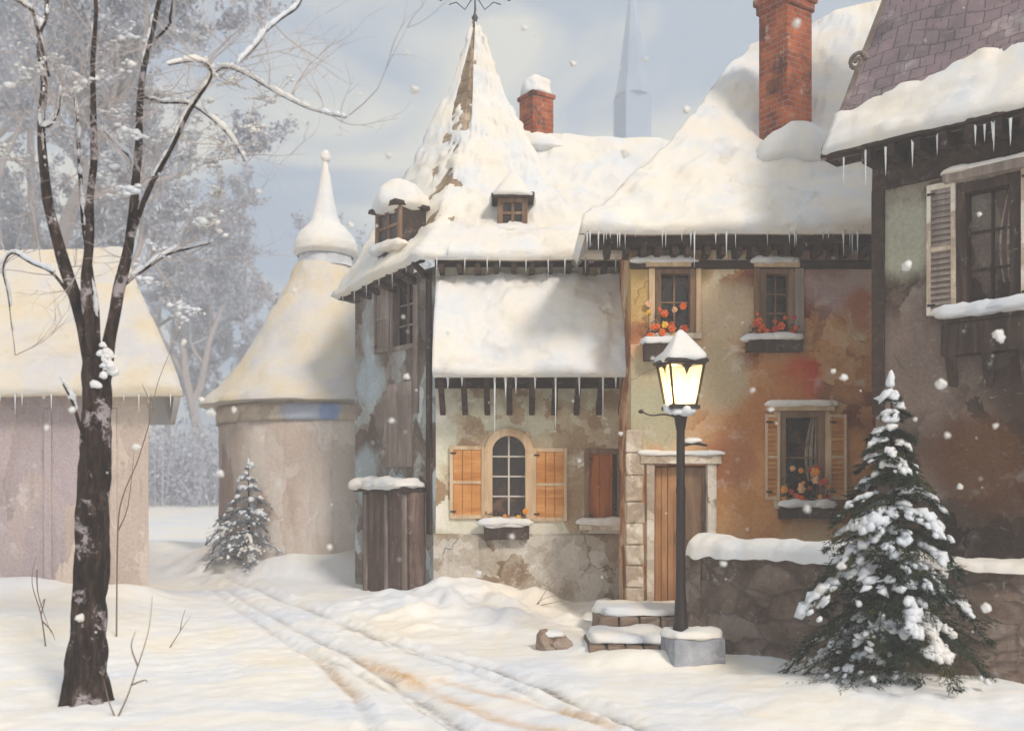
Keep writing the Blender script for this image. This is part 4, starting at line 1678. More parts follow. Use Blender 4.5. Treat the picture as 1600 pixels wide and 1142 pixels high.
def shed():
    # narrow lean-to against the shaded side of the tower house
    u0 = FBS.up(566, .26)
    u1 = FBS.up(641, .26)
    t = thing('wooden_shed', 'narrow dark plank shed with a thick flat cap of snow', 'shed', FBS.pt((u0 + u1) / 2, .4, .25))
    zt = FBS.zp(610, 768, .26)
    bm = BM()
    n = 8
    for i in range(n):
        a = u0 + (u1 - u0) * i / n
        b = u0 + (u1 - u0) * (i + 1) / n
        wbox(bm, FBS, a + .004, b - .004, -.1, zt, .23 + rng.uniform(-.008, .008), .26, .004)
    obj('planking', bm, 'shed_wood', t, bevel=.006)
    bm = BM()
    wbox(bm, FBS, u0, u0 + .03, -.1, zt, .0, .23)
    obj('side_panel', bm, 'shed_wood', t)
    bm = BM()
    wbox(bm, FBS, u1 - .03, u1, -.1, zt, .0, .23)
    obj('side_panel', bm, 'shed_wood', t)
    for px in (572, 604, 633):
        bm = BM()
        u = FBS.up(px, .28)
        wbox(bm, FBS, u - .035, u + .035, -.1, zt - .04, .26, .31, .006)
        obj('post', bm, 'post_wood', t, bevel=.01)
    bm = BM()
    wbox(bm, FBS, u0 - .06, u1 + .04, zt, zt + .06, -.02, .4, .008)
    r = obj('roof', bm, 'dark_wood', t, bevel=.01)
    ledge_snow(FBS, u0 - .1, u1 + .06, zt + .06, .46, .16, r, 91, back=0, n=3)


shed()


# ------------------------------------------------------------------ street lamp
def lamp():
    b = on_ground(1080, 1040)
    Y = b.y
    k = Y / F
    x = XP(1070, Y)
    Yc = Y + .25
    t = thing('street_lamp', 'black iron street lamp glowing yellow on a stone block', 'street lamp', (x, Yc, b.z))

    def z(py):
        return ZP(py, Yc)
    bm = BM()
    zc = z(992)
    cbox(bm, (XP(1082, Yc), Yc, (zc + b.z - .25) / 2), (.56, .52, zc - b.z + .25), R(8), .95)
    pl = obj('plinth', bm, 'plinth_stone', t, uv=True, bevel=.035)
    bm = BM()
    lump(bm, (XP(1082, Yc), Yc, zc), (.6, .56, .1), Matrix.Rotation(R(8), 3, 'Z'), .6, .2, 4, 4, 4)
    obj('snow', bm, 'snow_cream', pl, smooth=True)
    bm = BM()
    prof = [(.105, 0), (.105, .08), (.085, .12), (.08, .3), (.068, .36), (.062, .9), (.058, 1.3), (.066, 1.34), (.058, 1.4), (.055, 1.9), (.072, 1.96), (.085, 2.02), (.07, 2.1)]
    H = z(640) - zc
    prof = [(r * .76, zz / 2.1 * H) for r, zz in prof]
    lathe(bm, (x, Yc, zc), prof, 14)
    obj('post', bm, 'iron', t, smooth=True)
    bm = BM()
    zb = z(652)
    tube(bm, spline([V((x, Yc, zb - .02)), V((x - .15, Yc, zb + .03)), V((x - .3, Yc, zb + .02)), V((x - .4, Yc - .01, zb + .06))], 3), .009, 6)
    za = z(697)
    tube(bm, spline([V((x, Yc, za)), V((x + .14, Yc, za + .03)), V((x + .27, Yc, za + .005))], 3), [.014, .016, .017, .018, .02, .016, .01], 6)
    lump(bm, V((x - .4, Yc, zb + .06)), (.07, .04, .05), None, .1, .1, 5, 1, 1, False)
    obj('crossbar', bm, 'iron', t, smooth=True)
    bm = BM()
    lump(bm, V((x + .13, Yc, za + .05)), (.2, .05, .05), None, .3, .2, 8, 2, 2)
    obj('snow', bm, 'snow', t, smooth=True)
    # lantern: four tapering panes
    z0, z1 = z(634), z(570)
    w0, w1 = .118, .182
    rz = R(12)
    m = Matrix.Rotation(rz, 3, 'Z')
    cor = [(-1, -1), (1, -1), (1, 1), (-1, 1)]
    bot = [V((x, Yc, z0)) + m @ V((a * w0, c * w0, 0)) for a, c in cor]
    top = [V((x, Yc, z1)) + m @ V((a * w1, c * w1, 0)) for a, c in cor]
    bm = BM()
    for i in range(4):
        j = (i + 1) % 4
        cen = V((x, Yc, 0))
        def inn(p):
            q = p.copy()
            q.x += (cen.x - p.x) * .07
            q.y += (cen.y - p.y) * .07
            return q
        bm.faces.new([bm.verts.new(inn(p)) for p in (bot[i], bot[j], top[j], top[i])])
    lan = BM()
    for i in range(4):
        j = (i + 1) % 4
        tube(lan, [bot[i], top[i]], .014, 6)
        tube(lan, [bot[i], bot[j]], .013, 6)
        tube(lan, [top[i], top[j]], .02, 6)
        # pointed tracery hanging from the top rail
        a, b_ = top[i].lerp(top[j], .27), top[i].lerp(top[j], .73)
        mm = top[i].lerp(top[j], .5).lerp(bot[i].lerp(bot[j], .5), .30)
        a2, b2 = a.lerp(mm, .55) + (mm - a) * .12 + V((0, 0, .035)), b_.lerp(mm, .55) + (mm - b_) * .12 + V((0, 0, .035))
        lan.faces.new([lan.verts.new(p) for p in (a, a2, mm, b2, b_)])
    cbox(lan, (x, Yc, z0 - .02), (.3, .3, .04), rz)
    lathe(lan, (x, Yc, z0 - .13), [(.06, 0), (.1, .05), (.13, .1)], 12)
    L = obj('lantern', lan, 'iron', t, smooth=False)
    obj('glass', bm, 'lamp_glass', L)
    bm = BM()
    cbox(bm, (x, Yc, z1 + .025), (.43, .43, .03), rz)
    ap = V((x, Yc, z1 + .24))
    vs = [bm.verts.new(V((x, Yc, z1 + .04)) + m @ V((a * .21, c * .21, 0))) for a, c in cor]
    va = bm.verts.new(ap)
    for i in range(4):
        bm.faces.new((vs[i], vs[(i + 1) % 4], va))
    lathe(bm, ap - V((0, 0, .05)), [(.03, 0), (.02, .08), (.03, .11), (.005, .17)], 8)
    obj('hood', bm, 'iron', L)
    # snow on the hood: soft pyramid
    bm = BM()
    prof = [(r_ * .80, z_) for r_, z_ in [(.255, .02), (.275, .05), (.262, .09), (.205, .16), (.14, .235), (.075, .315), (.03, .355), (.004, .365)]]
    rings = []
    for r_, zz in prof:
        ring = []
        for i in range(32):
            a = 2 * math.pi * i / 32
            q = 1 / max(abs(math.cos(a)), abs(math.sin(a)))
            e = .35 + .65 * q
            p = V((x, Yc, z1 + zz)) + m @ V((math.cos(a) * r_ * e, math.sin(a) * r_ * e, 0))
            ring.append(bm.verts.new(p + V((n3(p, 6, 1), n3(p, 6, 2), n3(p, 6, 3) * .9)) * .035))
        rings.append(ring)
    for a, b2 in zip(rings, rings[1:]):
        for i in range(32):
            bm.faces.new((a[i], a[(i + 1) % 32], b2[(i + 1) % 32], b2[i]))
    bm.faces.new(rings[0][::-1])
    bm.faces.new(rings[-1])
    obj('snow', bm, 'snow_cool', L, smooth=True)
    bm = BM()
    for i in range(9):
        a = i * .7
        lump(bm, V((x + math.cos(a) * .12, Yc + math.sin(a) * .12, z0 - .03 + rng.uniform(-.05, .04))), (.11, .11, .1), None, .1, .25, 7, i, 2)
    obj('snow', bm, 'snow_cool', L, smooth=True)
    ld = bpy.data.lights.new('lamp_light', 'POINT')
    ld.energy = 22
    ld.color = (1, .72, .36)
    ld.shadow_soft_size = .05
    lo = bpy.data.objects.new('lamp_light', ld)
    COL.objects.link(lo)
    lo.location = (x, Yc, z0 + .16)


lamp()


# ------------------------------------------------------------------ fir trees
def fir(name, label, base, H, Rb, seed, needles, nt, density, snow_k, group=None):
    r = random.Random(seed)
    t = thing(name, label, 'fir tree', base, group)
    hs = H / 2.7
    bm = BM()
    tube(bm, [base + V((0, 0, -.1)), base + V((.01, 0, H * .5)), base + V((0, 0, H * .98))], [.045 * hs, .028 * hs, .006], 8)
    obj('trunk', bm, 'bark', t, smooth=True)
    fo, sn = BM(), BM()
    ga = 0
    for i in range(nt):
        v = (i / (nt - 1)) ** .95
        rad = Rb * (1 - v) ** .95 + .05 * hs
        nb = max(4, int(round((4.2 + 4.2 * (1 - v)) * density)))
        for b in range(nb):
            ga += 2.399 + r.uniform(-.4, .4)
            zz = H * (.10 + .85 * v) + r.uniform(-.05, .05) * hs
            L = rad * r.choice((.62, .8, .95, 1.08, 1.2)) * r.uniform(.9, 1.1)
            dirv = V((math.cos(ga), math.sin(ga), 0))
            droop = .42 + .30 * (1 - v) + r.uniform(-.1, .12)
            pts = []
            for k in range(6):
                s = k / 5
                pts.append(base + V((0, 0, zz)) + dirv * (L * s) + V((0, 0, .12 * L * math.sin(s * 2.2) - droop * L * s * s)))
            tube(fo, pts, [.012, .010, .008, .006, .005, .003], 4, cap=False)
            side = V((-dirv.y, dirv.x, 0))
            nn = int((14 + 62 * L / Rb) * max(.5, hs))
            for q in range(nn):
                s = r.random() ** .75
                f = s * 5
                k = min(int(f), 4)
                p = pts[k].lerp(pts[k + 1], f - k)
                wdt = L * .30 * math.sin(math.pi * min(1, .2 + s * .78)) * r.uniform(.45, 1.15) + .025
                sg = r.choice((-1, 1))
                tip = p + side * sg * wdt + dirv * wdt * r.uniform(.4, 1.1) + V((0, 0, -wdt * r.uniform(.15, .75)))
                ax = tip - p
                an = ax.normalized()
                for e in range(11):
                    c = p.lerp(tip, (e + r.random()) / 11)
                    d = (an * r.uniform(.6, 1.2) + V((r.uniform(-1, 1), r.uniform(-1, 1), r.uniform(-1, .5)))).normalized() * r.uniform(.028, .06) * max(.7, hs ** .5)
                    w2 = d.cross(V((r.uniform(-1, 1), r.uniform(-1, 1), r.uniform(-1, 1)))).normalized() * .0055
                    fo.faces.new([fo.verts.new(x) for x in (c - w2, c + d, c + w2)])
            # snow lying along the bough, heavier on some than on others
            if r.random() < snow_k:
                s0, s1 = r.uniform(.15, .5), r.uniform(.65, 1.02)
                m_ = max(2, int((s1 - s0) * L / .075))
                heavy = r.choice((.6, .9, 1.0, 1.35))
                wd0 = L * .30 * heavy
                cnt = int((8 + 70 * (s1 - s0) * L * (wd0 + .06) / .12) * heavy)
                for e in range(cnt):
                    s = s0 + (s1 - s0) * r.random()
                    f = min(4.999, s * 5)
                    k = int(f)
                    d = (pts[k + 1] - pts[k]).normalized()
                    lat = d.cross(V((0, 0, 1))).normalized()
                    up = lat.cross(d)
                    m = Matrix((d, lat, up)).transposed()
                    wd = wd0 * math.sin(math.pi * min(.97, .2 + s * .72)) + .015
                    q = max(-1.6, min(1.6, r.gauss(0, .6)))
                    gap = n3(pts[0] * 1.0 + V((s * L * 9, q * 2.2, i * 3.1)), 1.0, 91)
                    if gap < .03:
                        continue
                    c = pts[k].lerp(pts[k + 1], f - k) + up * (.012 + .012 * r.random()) + lat * q * wd - V((0, 0, .35 * q * q * wd))
                    z_ = r.uniform(.028, .078) * max(.75, hs ** .5) * (.7 + .5 * heavy) * (1.1 - .3 * abs(q))
                    lump(sn, c, (z_ * r.uniform(1.2, 2.0), z_ * r.uniform(.9, 1.4), z_ * r.uniform(.45, .8)), m, .05, .45, 13, r.random() * 50, 1)
    lump(sn, base + V((0, 0, H)), (.09 * hs, .09 * hs, .17 * hs), None, .1, .2, 7, 3, 3)
    lump(sn, base + V((.02, -.02, H * .935)), (.13 * hs, .11 * hs, .13 * hs), None, .1, .3, 7, 5, 3)
    lump(sn, base + V((-.03, -.03, H * .875)), (.16 * hs, .11 * hs, .08 * hs), None, .1, .35, 7, 6, 3)
    obj('crown', fo, needles, t)
    obj('snow', sn, 'snow_cool', t, smooth=True, kind='stuff')
    return t


g = V((XP(1393, 9.1), 9.1, 0))
g.z = gz(g.x, g.y) - .02
fir('fir_tree', 'snow laden dark green fir tree standing before the garden wall', g, ZP(598, 9.1) - g.z, .86, 5, 'needles', 16, 1.05, .66)
g = V((XP(388, 17.2), 17.2, 0))
g.z = gz(g.x, g.y) + .12
fir('fir_tree', 'small grey frosted fir tree in front of the cone roofed cottage', g, ZP(722, 17.2) - g.z, .70, 8, 'needles_far', 8, .9, 1.0)


# ------------------------------------------------------------------ bare tree at the left
def bare_tree():
    Y = 8.5
    b = P(134, 1105, Y)
    b.z = gz(b.x, b.y) - .05
    t = thing('bare_tree', 'tall bare dark tree with forked limbs and snow in its crotch', 'tree', b)

    def pl(l, dy=0.0):
        return [P(x, y, Y + dy * (i / max(1, len(l) - 1))) for i, (x, y) in enumerate(l)]

    def limb(name, l, w0, w1, dy=0.0, seg=10, jit=.25, mat='bark', parent=None):
        q = spline(pl(l, dy), 5)
        n = len(q)
        q = [p + V((n3(p, 3, 1), n3(p, 3, 2), 0)) * .012 for p in q]
        rad = [(w0 + (w1 - w0) * (i / (n - 1)) ** .8) / 2 * Y / F for i in range(n)]
        bm = BM()
        tube(bm, q, [x * .85 for x in rad], seg, jit)
        obj(name, bm, mat, parent or t, smooth=True)
        return q
    q = spline([V((b.x - .02, b.y, b.z - .1)), b + V((-.01, 0, .12))] + pl([(139, 960), (144, 860), (147, 760), (150, 680), (152, 600), (152, 560)]), 22)
    prof = [(0, 84), (.06, 74), (.14, 62), (.3, 52), (.5, 46), (.75, 44), (.9, 46), (1, 40)]
    bm = BM()
    tube(bm, q, [interp(prof, i / (len(q) - 1)) / 2 * Y / F for i in range(len(q))], 64, 0)
    for v in bm.verts:   # furrowed bark
        c0 = min(q, key=lambda e: abs(e.z - v.co.z))
        d = V((v.co.x - c0.x, v.co.y - c0.y, 0))
        w_ = v.co + V((n3(v.co, 3, 1), n3(v.co, 3, 2), 0)) * .06
        f = abs(n3((w_.x * 13, w_.y * 13, w_.z * 2.2), 1, 9))
        f2 = abs(n3((w_.x * 27, w_.y * 27, w_.z * 5), 1, 19))
        v.co += d.normalized() * (.034 * f + .016 * f2 - .014 + .02 * n3(v.co, 2, 5))
    for a, l in ((.4, .34), (1.9, .3), (2.9, .42), (3.9, .36), (4.7, .3), (5.6, .4)):   # roots spreading into the snow
        d = V((math.cos(a), math.sin(a), 0))
        tube(bm, spline([b + d * .03 + V((0, 0, .42)), b + d * .12 + V((0, 0, .2)), b + d * .17 + V((0, 0, .05)), b + d * l * .68 + V((0, 0, -.10))], 3), [.06, .07, .075, .075, .07, .065, .055, .05, .04, .03], 8, .3)
    obj('trunk', bm, 'bark', t, smooth=True)
    L = []
    L.append(limb('limb', [(150, 610), (132, 520), (112, 450), (92, 385), (76, 320), (68, 255), (64, 190), (68, 130), (60, 60), (74, 20), (66, -50)], 30, 7, .5))
    L.append(limb('limb', [(152, 590), (140, 510), (134, 440), (140, 380), (142, 300), (147, 210), (144, 120), (150, 20), (142, -60)], 25, 5, -.4))
    L.append(limb('limb', [(152, 560), (150, 500), (142, 430), (130, 350), (125, 270), (122, 200), (116, 150)], 16, 5, .7))
    L.append(limb('limb', [(162, 590), (172, 520), (188, 450), (202, 380), (210, 320), (214, 250), (218, 190), (224, 120), (240, 40), (262, -50)], 27, 6, -.2))
    L.append(limb('limb', [(200, 390), (222, 325), (244, 275), (272, 225), (292, 180), (316, 145), (332, 118), (322, 101), (296, 97), (262, 103)], 12, 1.5, -.6))
    L.append(limb('limb', [(188, 450), (215, 428), (262, 398), (300, 388), (330, 380)], 9, 1.5, .5))
    L.append(limb('limb', [(120, 480), (85, 430), (50, 412), (20, 396), (5, 420), (14, 470), (24, 555)], 7, 1.2, .6))
    L.append(limb('limb', [(146, 700), (128, 672), (114, 628), (98, 600)], 12, 2, -.4))
    L.append(limb('limb', [(210, 330), (216, 300), (205, 250), (180, 225), (160, 205)], 8, 2, .4))
    L.append(limb('limb', [(318, 142), (345, 108), (380, 115), (430, 145), (480, 170), (540, 185)], 4, 1, -.4))
    L.append(limb('limb', [(224, 150), (250, 160), (300, 165), (350, 205), (380, 250)], 6, 1.2, -.2))
    L.append(limb('limb', [(64, 200), (80, 196), (92, 175), (95, 150)], 5, 2, -.2))
    L.append(limb('limb', [(244, 60), (265, 38), (268, 20), (290, -60), (380, -110), (470, -70), (472, 0), (440, 30), (415, 52), (400, 72), (376, 98)], 5, 1.5, -1.0))
    L.append(limb('limb', [(74, 120), (55, 30), (40, 10), (5, -10)], 9, 3, -.3))
    # frosted twigs
    r = random.Random(4)
    tw = BM()

    def grow(p, d, l, rad, depth):
        pts, q, dd = [p], p.copy(), d.normalized()
        n = 5
        for i in range(n):
            dd = (dd + V((r.uniform(-.28, .28), r.uniform(-.28, .28), r.uniform(-.22, .26)))).normalized()
            q = q + dd * l / n
            pts.append(q.copy())
        tube(tw, pts, [rad * (1 - .8 * i / n) for i in range(n + 1)], 3, cap=False)
        if depth:
            for k in range(r.choice((2, 3, 3))):
                i = r.randint(1, n)
                a = V((r.uniform(-1, 1), r.uniform(-.6, .6), r.uniform(-.5, .9)))
                grow(pts[i], dd * .8 + a * .9, l * r.uniform(.45, .75), rad * .6, depth - 1)
    for li, q in enumerate(L):
        n = len(q)
        cnt = 13 if li < 6 else 8
        for k in range(cnt):
            i = int(n * r.uniform(.35 if li < 5 else .15, .99))
            p = q[min(i, n - 1)]
            if p.z < 2.6:
                continue
            d = V((r.uniform(-1, 1), r.uniform(-.7, .5), r.uniform(-.3, 1)))
            grow(p, d, r.uniform(.4, .95), .006, 2)
    # snow lying in forks and on limbs
    sn = BM()
    for e in range(26):
        k = r.uniform(.025, .07)
        lump(sn, P(166 + r.gauss(0, 8), 566 + r.gauss(0, 15), Y - .11 + r.uniform(-.03, .03)), (k * 1.3, k * .5, k), None, .05, .5, 14, e, 2)
    for q in L:
        n = len(q)
        for k in range(n * 2):
            i = r.randint(n // 5, n - 2)
            p, d = q[i].lerp(q[i + 1], r.random()), (q[i + 1] - q[i])
            if p.z < 2.4 or d.length < 1e-5:
                continue
            d.normalize()
            fl = math.sqrt(max(0, 1 - d.z * d.z))
            if r.random() > .25 + .75 * fl:
                continue
            side = V((0, -1, 0)).cross(d).normalized()
            up = d.cross(side)
            up = V((0, 0, 1)) - d * d.z
            up = up.normalized() if up.length > .05 else V((0, -1, 0))
            lat = up.cross(d)
            s = r.uniform(.03, .10)
            lump(sn, p + up * .016, (s * r.uniform(1, 2.4), .016 + s * .16, .012 + s * .22), Matrix((d, lat, up)).transposed(), .1, .4, 9, r.random() * 40, 2)
    # feathery clumps of snow caught in the twigs
    for (x, y, s) in ((178, 268, .26), (300, 215, .32), (325, 255, .2), (150, 132, .26), (250, 148, .2), (296, 488, .22), (232, 440, .16), (300, 330, .16), (425, 160, .2), (110, 118, .22), (210, 210, .2), (270, 300, .2), (360, 130, .18), (390, 200, .16), (320, 350, .2), (240, 395, .15),
                      (205, 300, .2), (345, 300, .16), (280, 250, .2), (180, 180, .2), (100, 200, .14), (350, 230, .18), (20, 250, .2), (40, 130, .22), (310, 60, .2), (200, 60, .2)):
        c = P(x, y, Y + r.uniform(-.3, .5))
        for e in range(7):
            d = V((r.uniform(-1, 1), r.uniform(-.7, .7), r.uniform(-.5, .6))).normalized()
            tip = c + d * s * r.uniform(.7, 1.5)
            tube(tw, spline([c, c.lerp(tip, .5) + V((0, 0, .04 * s)), tip], 2), [.005, .004, .003, .002, .0015], 3, cap=False)
            for g in range(9):
                f = r.random()
                o = c.lerp(tip, f) + V((r.gauss(0, .10), r.gauss(0, .10), abs(r.gauss(0, .05)))) * s
                k = s * r.uniform(.07, .24) * (1.15 - .6 * f)
                lump(sn, o, (k * r.uniform(1, 1.9), k, k * .7), None, .05, .45, 9, r.random() * 60, 1)
    obj('twigs', tw, 'frost', t, kind='stuff')
    obj('snow', sn, 'snow_cool', t, smooth=True, kind='stuff')


bare_tree()


def saplings():
    def shrub(name, label, cat, base, stems, mat='twig', w=.012, grp=None):
        bm = BM()
        for s in stems:
            q = spline([P(x, y, base.y + dy) for (x, y, dy) in s], 4)
            n = len(q)
            tube(bm, q, [w * .72 * (1 - .8 * i / (n - 1)) for i in range(n)], 5, .2)
        o = obj(name, bm, mat, None, base=base)
        return tag(o, label, cat, grp)
    b = on_ground(185, 1120)
    shrub('sapling', 'thin forked bare sapling sprouting beside the trunk of the bare tree', 'sapling', b,
          [[(180, 1128, 0), (198, 1090, 0), (212, 1050, 0), (232, 985, .1), (238, 930, .1)], [(205, 1070, 0), (226, 1062, -.05), (230, 1066, -.05)], [(183, 1128, 0), (170, 1095, 0), (162, 1060, 0)], [(215, 1040, 0), (205, 1010, .1), (212, 985, .1)]])
    b = on_ground(268, 1010)
    shrub('twig', 'single leaning dry twig in the open snow between tree and road', 'twig', b, [[(262, 1016, 0), (282, 985, 0), (298, 962, 0)], [(282, 985, 0), (284, 970, 0), (290, 950, 0)]], w=.01)
    b = on_ground(68, 1010)
    shrub('weed', 'dark withered weed stalk left of the bare tree', 'weed', b, [[(72, 1015, 0), (64, 960, 0), (50, 910, 0), (56, 870, 0)], [(66, 970, 0), (80, 985, 0), (86, 1000, 0)], [(64, 960, 0), (70, 935, 0), (62, 950, 0)], [(58, 890, 0), (60, 930, 0), (80, 990, 0)]], w=.013)
    b = on_ground(845, 945)
    shrub('grass_tuft', 'dry straw stalks poking from the snow at the foot of the pale wall', 'grass tuft', b, [[(838, 948, 0), (855, 920, 0), (880, 890, 0)], [(836, 948, 0), (850, 935, 0), (905, 920, .0)], [(842, 946, 0), (870, 940, 0), (888, 936, 0)]], 'stem', .009)
    b = on_ground(205, 960)
    b.y = 11.5
    b = V((XP(200, 11.5), 11.5, gz(XP(200, 11.5), 11.5)))
    py = HY - (b.z - EYE) * F / 11.5
    shrub('sapling', 'slender brown sapling rising behind the bare tree before the mauve wall', 'sapling', b,
          [[(182, py, 0), (184, 830, 0), (192, 775, 0), (215, 720, 0), (236, 650, 0), (246, 600, 0), (268, 545, 0), (290, 500, 0)], [(184, 830, 0), (200, 790, .1), (210, 700, .1)], [(240, 640, 0), (222, 600, .1)]], w=.014)


saplings()


# ------------------------------------------------------------------ mauve house at the left, cone-roofed cottage
def mauve_house():
    Y = 14.0
    x1 = XP(232, Y)
    t = thing('mauve_house', 'long mauve plaster house with a cream snow roof behind the bare tree', 'house', (-7, 15.5, .3))
    fr = Fr((-12, Y), (1, 0))
    W = x1 + 12
    bm = BM()
    ops = []
    facade(bm, fr, 0, W, -.3, 3.2, ops, .25, seed=14, amp=.02)
    obj('wall', bm, 'pink_wall', t, smooth=True)
    bm = BM()
    wall_poly(bm, [(x1, Y), (x1 * 18.5 / Y - .1, 18.5), (-12, 18.5)], -.3, 3.2)
    obj('side_wall', bm, 'pink_wall', t)
    bm = BM()
    for px in (-120, 75, 178):
        u = fr.up(px)
        bm = BM()
        wbox(bm, fr, u - .05, u + .05, .2, 2.94, -.02, .03, .01)
        obj('timber', bm, 'pink_wall', t, bevel=.015)
    bm = BM()
    wbox(bm, fr, 0, W, 2.95, 3.12, -.02, .06, .01)
    obj('beam', bm, 'pink_wall', t, bevel=.015)
    ZE, YE, YR = 3.14, 13.6, 16.2
    hip = [(380, 190), (415, 204), (450, 216), (500, 238), (550, 262), (590, 278), (617, 287), (650, 295)]
    rings = []
    for v, s in [(0, 0), (.2, .25), (.45, .5), (.75, .78), (1, 1)]:
        Yy = YE + (YR - YE) * s
        z = ZE + (ZP(398, YR) - ZE) * v
        xl = XP(interp(hip, HY - (z - EYE) * F / Yy), Yy)
        rings.append([V((-12.5, Yy, z)), V((xl, Yy, z))])

    def th(p, v, c):
        return .085 + .06 * n3(p, .8, 71) - max(0, n3(p, .9, 72) - .5) * .3
    ro, so, G = roof(rings, 60, [6, 7, 7, 6], t, 'thatch', th, 'roof_snow_far', seed=24, sides=(False, True))
    bm = BM()
    grid_mesh(bm, [[V(r[1]), V((r[1].x * (2 * YR - r[1].y) / r[1].y - .12, 2 * YR - r[1].y, r[1].z))] for r in rings])
    grid_mesh(bm, [[V((r[1].x * (2 * YR - r[1].y) / r[1].y - .12, 2 * YR - r[1].y, r[1].z)), V((r[0].x, 2 * YR - r[0].y, r[0].z))] for r in rings])
    obj('roof', bm, 'snow_cream', t, solid=.1)
    for k in range(10):
        icicle(V((XP(rng.uniform(0, 270), YE), YE - .02, ZE - .04)), rng.uniform(.1, .3), .012, ro)


mauve_house()


def cone_cottage():
    Y = 19.2
    cx = XP(508, Y)
    t = thing('cone_cottage', 'round cream cottage with a cone roof ending in an onion bulb and spike', 'cottage', (cx, Y, .5))
    k = Y / F
    seg = 96

    def rev(prof, amp, sc, seed):
        prof = [(prof[k][0] + (prof[k + 1][0] - prof[k][0]) * q / 4, prof[k][1] + (prof[k + 1][1] - prof[k][1]) * q / 4) for k in range(len(prof) - 1) for q in range(4)] + [prof[-1]]
        bm = BM()
        rows = []
        for (r, z) in prof:
            row = []
            for i in range(seg + 1):
                a = 2 * math.pi * (i % seg) / seg + math.pi / 2
                p = V((cx + math.cos(a) * r, Y + math.sin(a) * r, z))
                d = V((math.cos(a), math.sin(a), .3))
                row.append(p + d * (n3(p, sc, seed) * amp + n3(p, sc * 3, seed) * amp * .5 + n3(p, sc * 9, seed) * amp * .25))
            rows.append(row)
        grid_mesh(bm, rows)
        bmesh.ops.remove_doubles(bm, verts=bm.verts, dist=.0004)
        bmesh.ops.recalc_face_normals(bm, faces=bm.faces)
        return bm
    rw = 160 * k
    bm = rev([(rw, -.2), (rw, .5), (rw, 1.2), (rw, 2.0), (rw, 2.7), (rw, ZP(636, Y))], .04, 1.0, 2)
    obj('wall', bm, 'cot_wall', t, smooth=True)
    zw = ZP(668, Y)
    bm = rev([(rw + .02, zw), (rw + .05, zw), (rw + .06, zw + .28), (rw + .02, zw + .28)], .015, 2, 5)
    obj('eave_shade_band', bm, 'eave_shade_trim', t, smooth=True)  # band added to carry the painted blue shade below the eave
    prof = [(640, 186), (634, 184), (610, 160), (570, 131), (530, 106), (480, 78), (440, 56), (418, 46)]
    pr = [(r * k, ZP(y, Y)) for y, r in prof]
    bm = rev([(rw - .1, pr[0][1] - .02)] + pr, .08, 1.1, 3)
    rf = obj('roof', bm, 'roof_snow_far', t, smooth=True)
    bm = rev([(46 * k, ZP(420, Y)), (42 * k, ZP(412, Y)), (40 * k, ZP(402, Y)), (44 * k, ZP(398, Y))], .02, 2, 4)
    obj('neck_shade_ring', bm, 'neck_shade_grey', rf, smooth=True)  # ring standing in for the shadow line at the neck
    prof = [(402, 44), (396, 50), (384, 50), (370, 44), (358, 33), (350, 25), (340, 21), (320, 16), (300, 12), (280, 8), (262, 5), (248, 3)]
    bm = rev([(r * k, ZP(y, Y)) for y, r in prof], .03, 1.6, 7)
    ob = obj('bulb', bm, 'snow_cream', rf, smooth=True)
    bm = BM()
    lump(bm, P(508, 243, Y), (.17, .17, .26), None, .1, .12, 5, 3, 3, False)
    obj('finial', bm, 'snow', ob, smooth=True)

cone_cottage()


# ------------------------------------------------------------------ far things
def church():
    Y = 92.0
    x = XP(988, Y)
    t = thing('church_tower', 'faint blue church spire far off in the haze', 'church', (x, Y, .6))
    k = Y / F
    bm = BM()
    cbox(bm, (x, Y, ZP(150, Y) / 2), (44 * k, 44 * k, ZP(150, Y)), R(20))
    obj('tower', bm, 'church', t, bevel=.05)
    bm = BM()
    lathe(bm, (x, Y, 0), [(29 * k, ZP(152, Y)), (21 * k, ZP(110, Y)), (12 * k, ZP(40, Y)), (3 * k, ZP(-30, Y))], 8, rz=R(20))
    obj('spire', bm, 'church', t)


church()


def frost_tree(base, H, seed, label, name='frosted_tree', dens=1.0, spread=1.0):
    r = random.Random(seed)
    t = thing(name, label, 'tree', base, 'frosted trees down the lane')
    tr, tw = BM(), BM()

    def grow(bm, p, d, l, rad, depth):
        pts, q, dd = [p], p.copy(), d.normalized()
        n = 5
        for i in range(n):
            dd = (dd + V((r.uniform(-.2, .2), r.uniform(-.2, .2), r.uniform(-.08, .18)))).normalized()
            q = q + dd * l / n
            pts.append(q.copy())
        tube(bm if depth > 2 else tw, pts, [rad * (1 - .6 * i / n) for i in range(n + 1)], 6 if depth > 2 else 3, cap=False)
        if depth:
            for k in range(int((3 if depth > 1 else 4) * dens + r.random())):
                i = r.randint(2, n)
                a = V((r.uniform(-1, 1), r.uniform(-1, 1), r.uniform(-.35, .8)))
                grow(bm, pts[i], dd * .75 + a * spread, l * r.uniform(.5, .75), rad * .55, depth - 1)
    grow(tr, base - V((0, 0, .2)), V((0, 0, 1)), H * .42, H * .018, 5)
    vs = [v.co.copy() for v in tw.verts]
    for k in range(26000):   # rime and snow flakes along the twigs
        p = vs[r.randrange(len(vs))] + V((r.gauss(0, .05), r.gauss(0, .05), r.gauss(0, .05))) * H / 10
        a = V((r.uniform(-1, 1), r.uniform(-1, 1), r.uniform(-1, 1))).normalized()
        b = a.cross(V((r.uniform(-1, 1), r.uniform(-1, 1), r.uniform(-1, 1)))).normalized()
        e = r.uniform(.025, .07) * H / 12
        tw.faces.new([tw.verts.new(x) for x in (p - a * e, p + b * e * .6, p + a * e, p - b * e * .6)])
    obj('trunk', tr, 'frost', t)
    obj('crown', tw, 'frost_blue', t, kind='stuff')
    return t


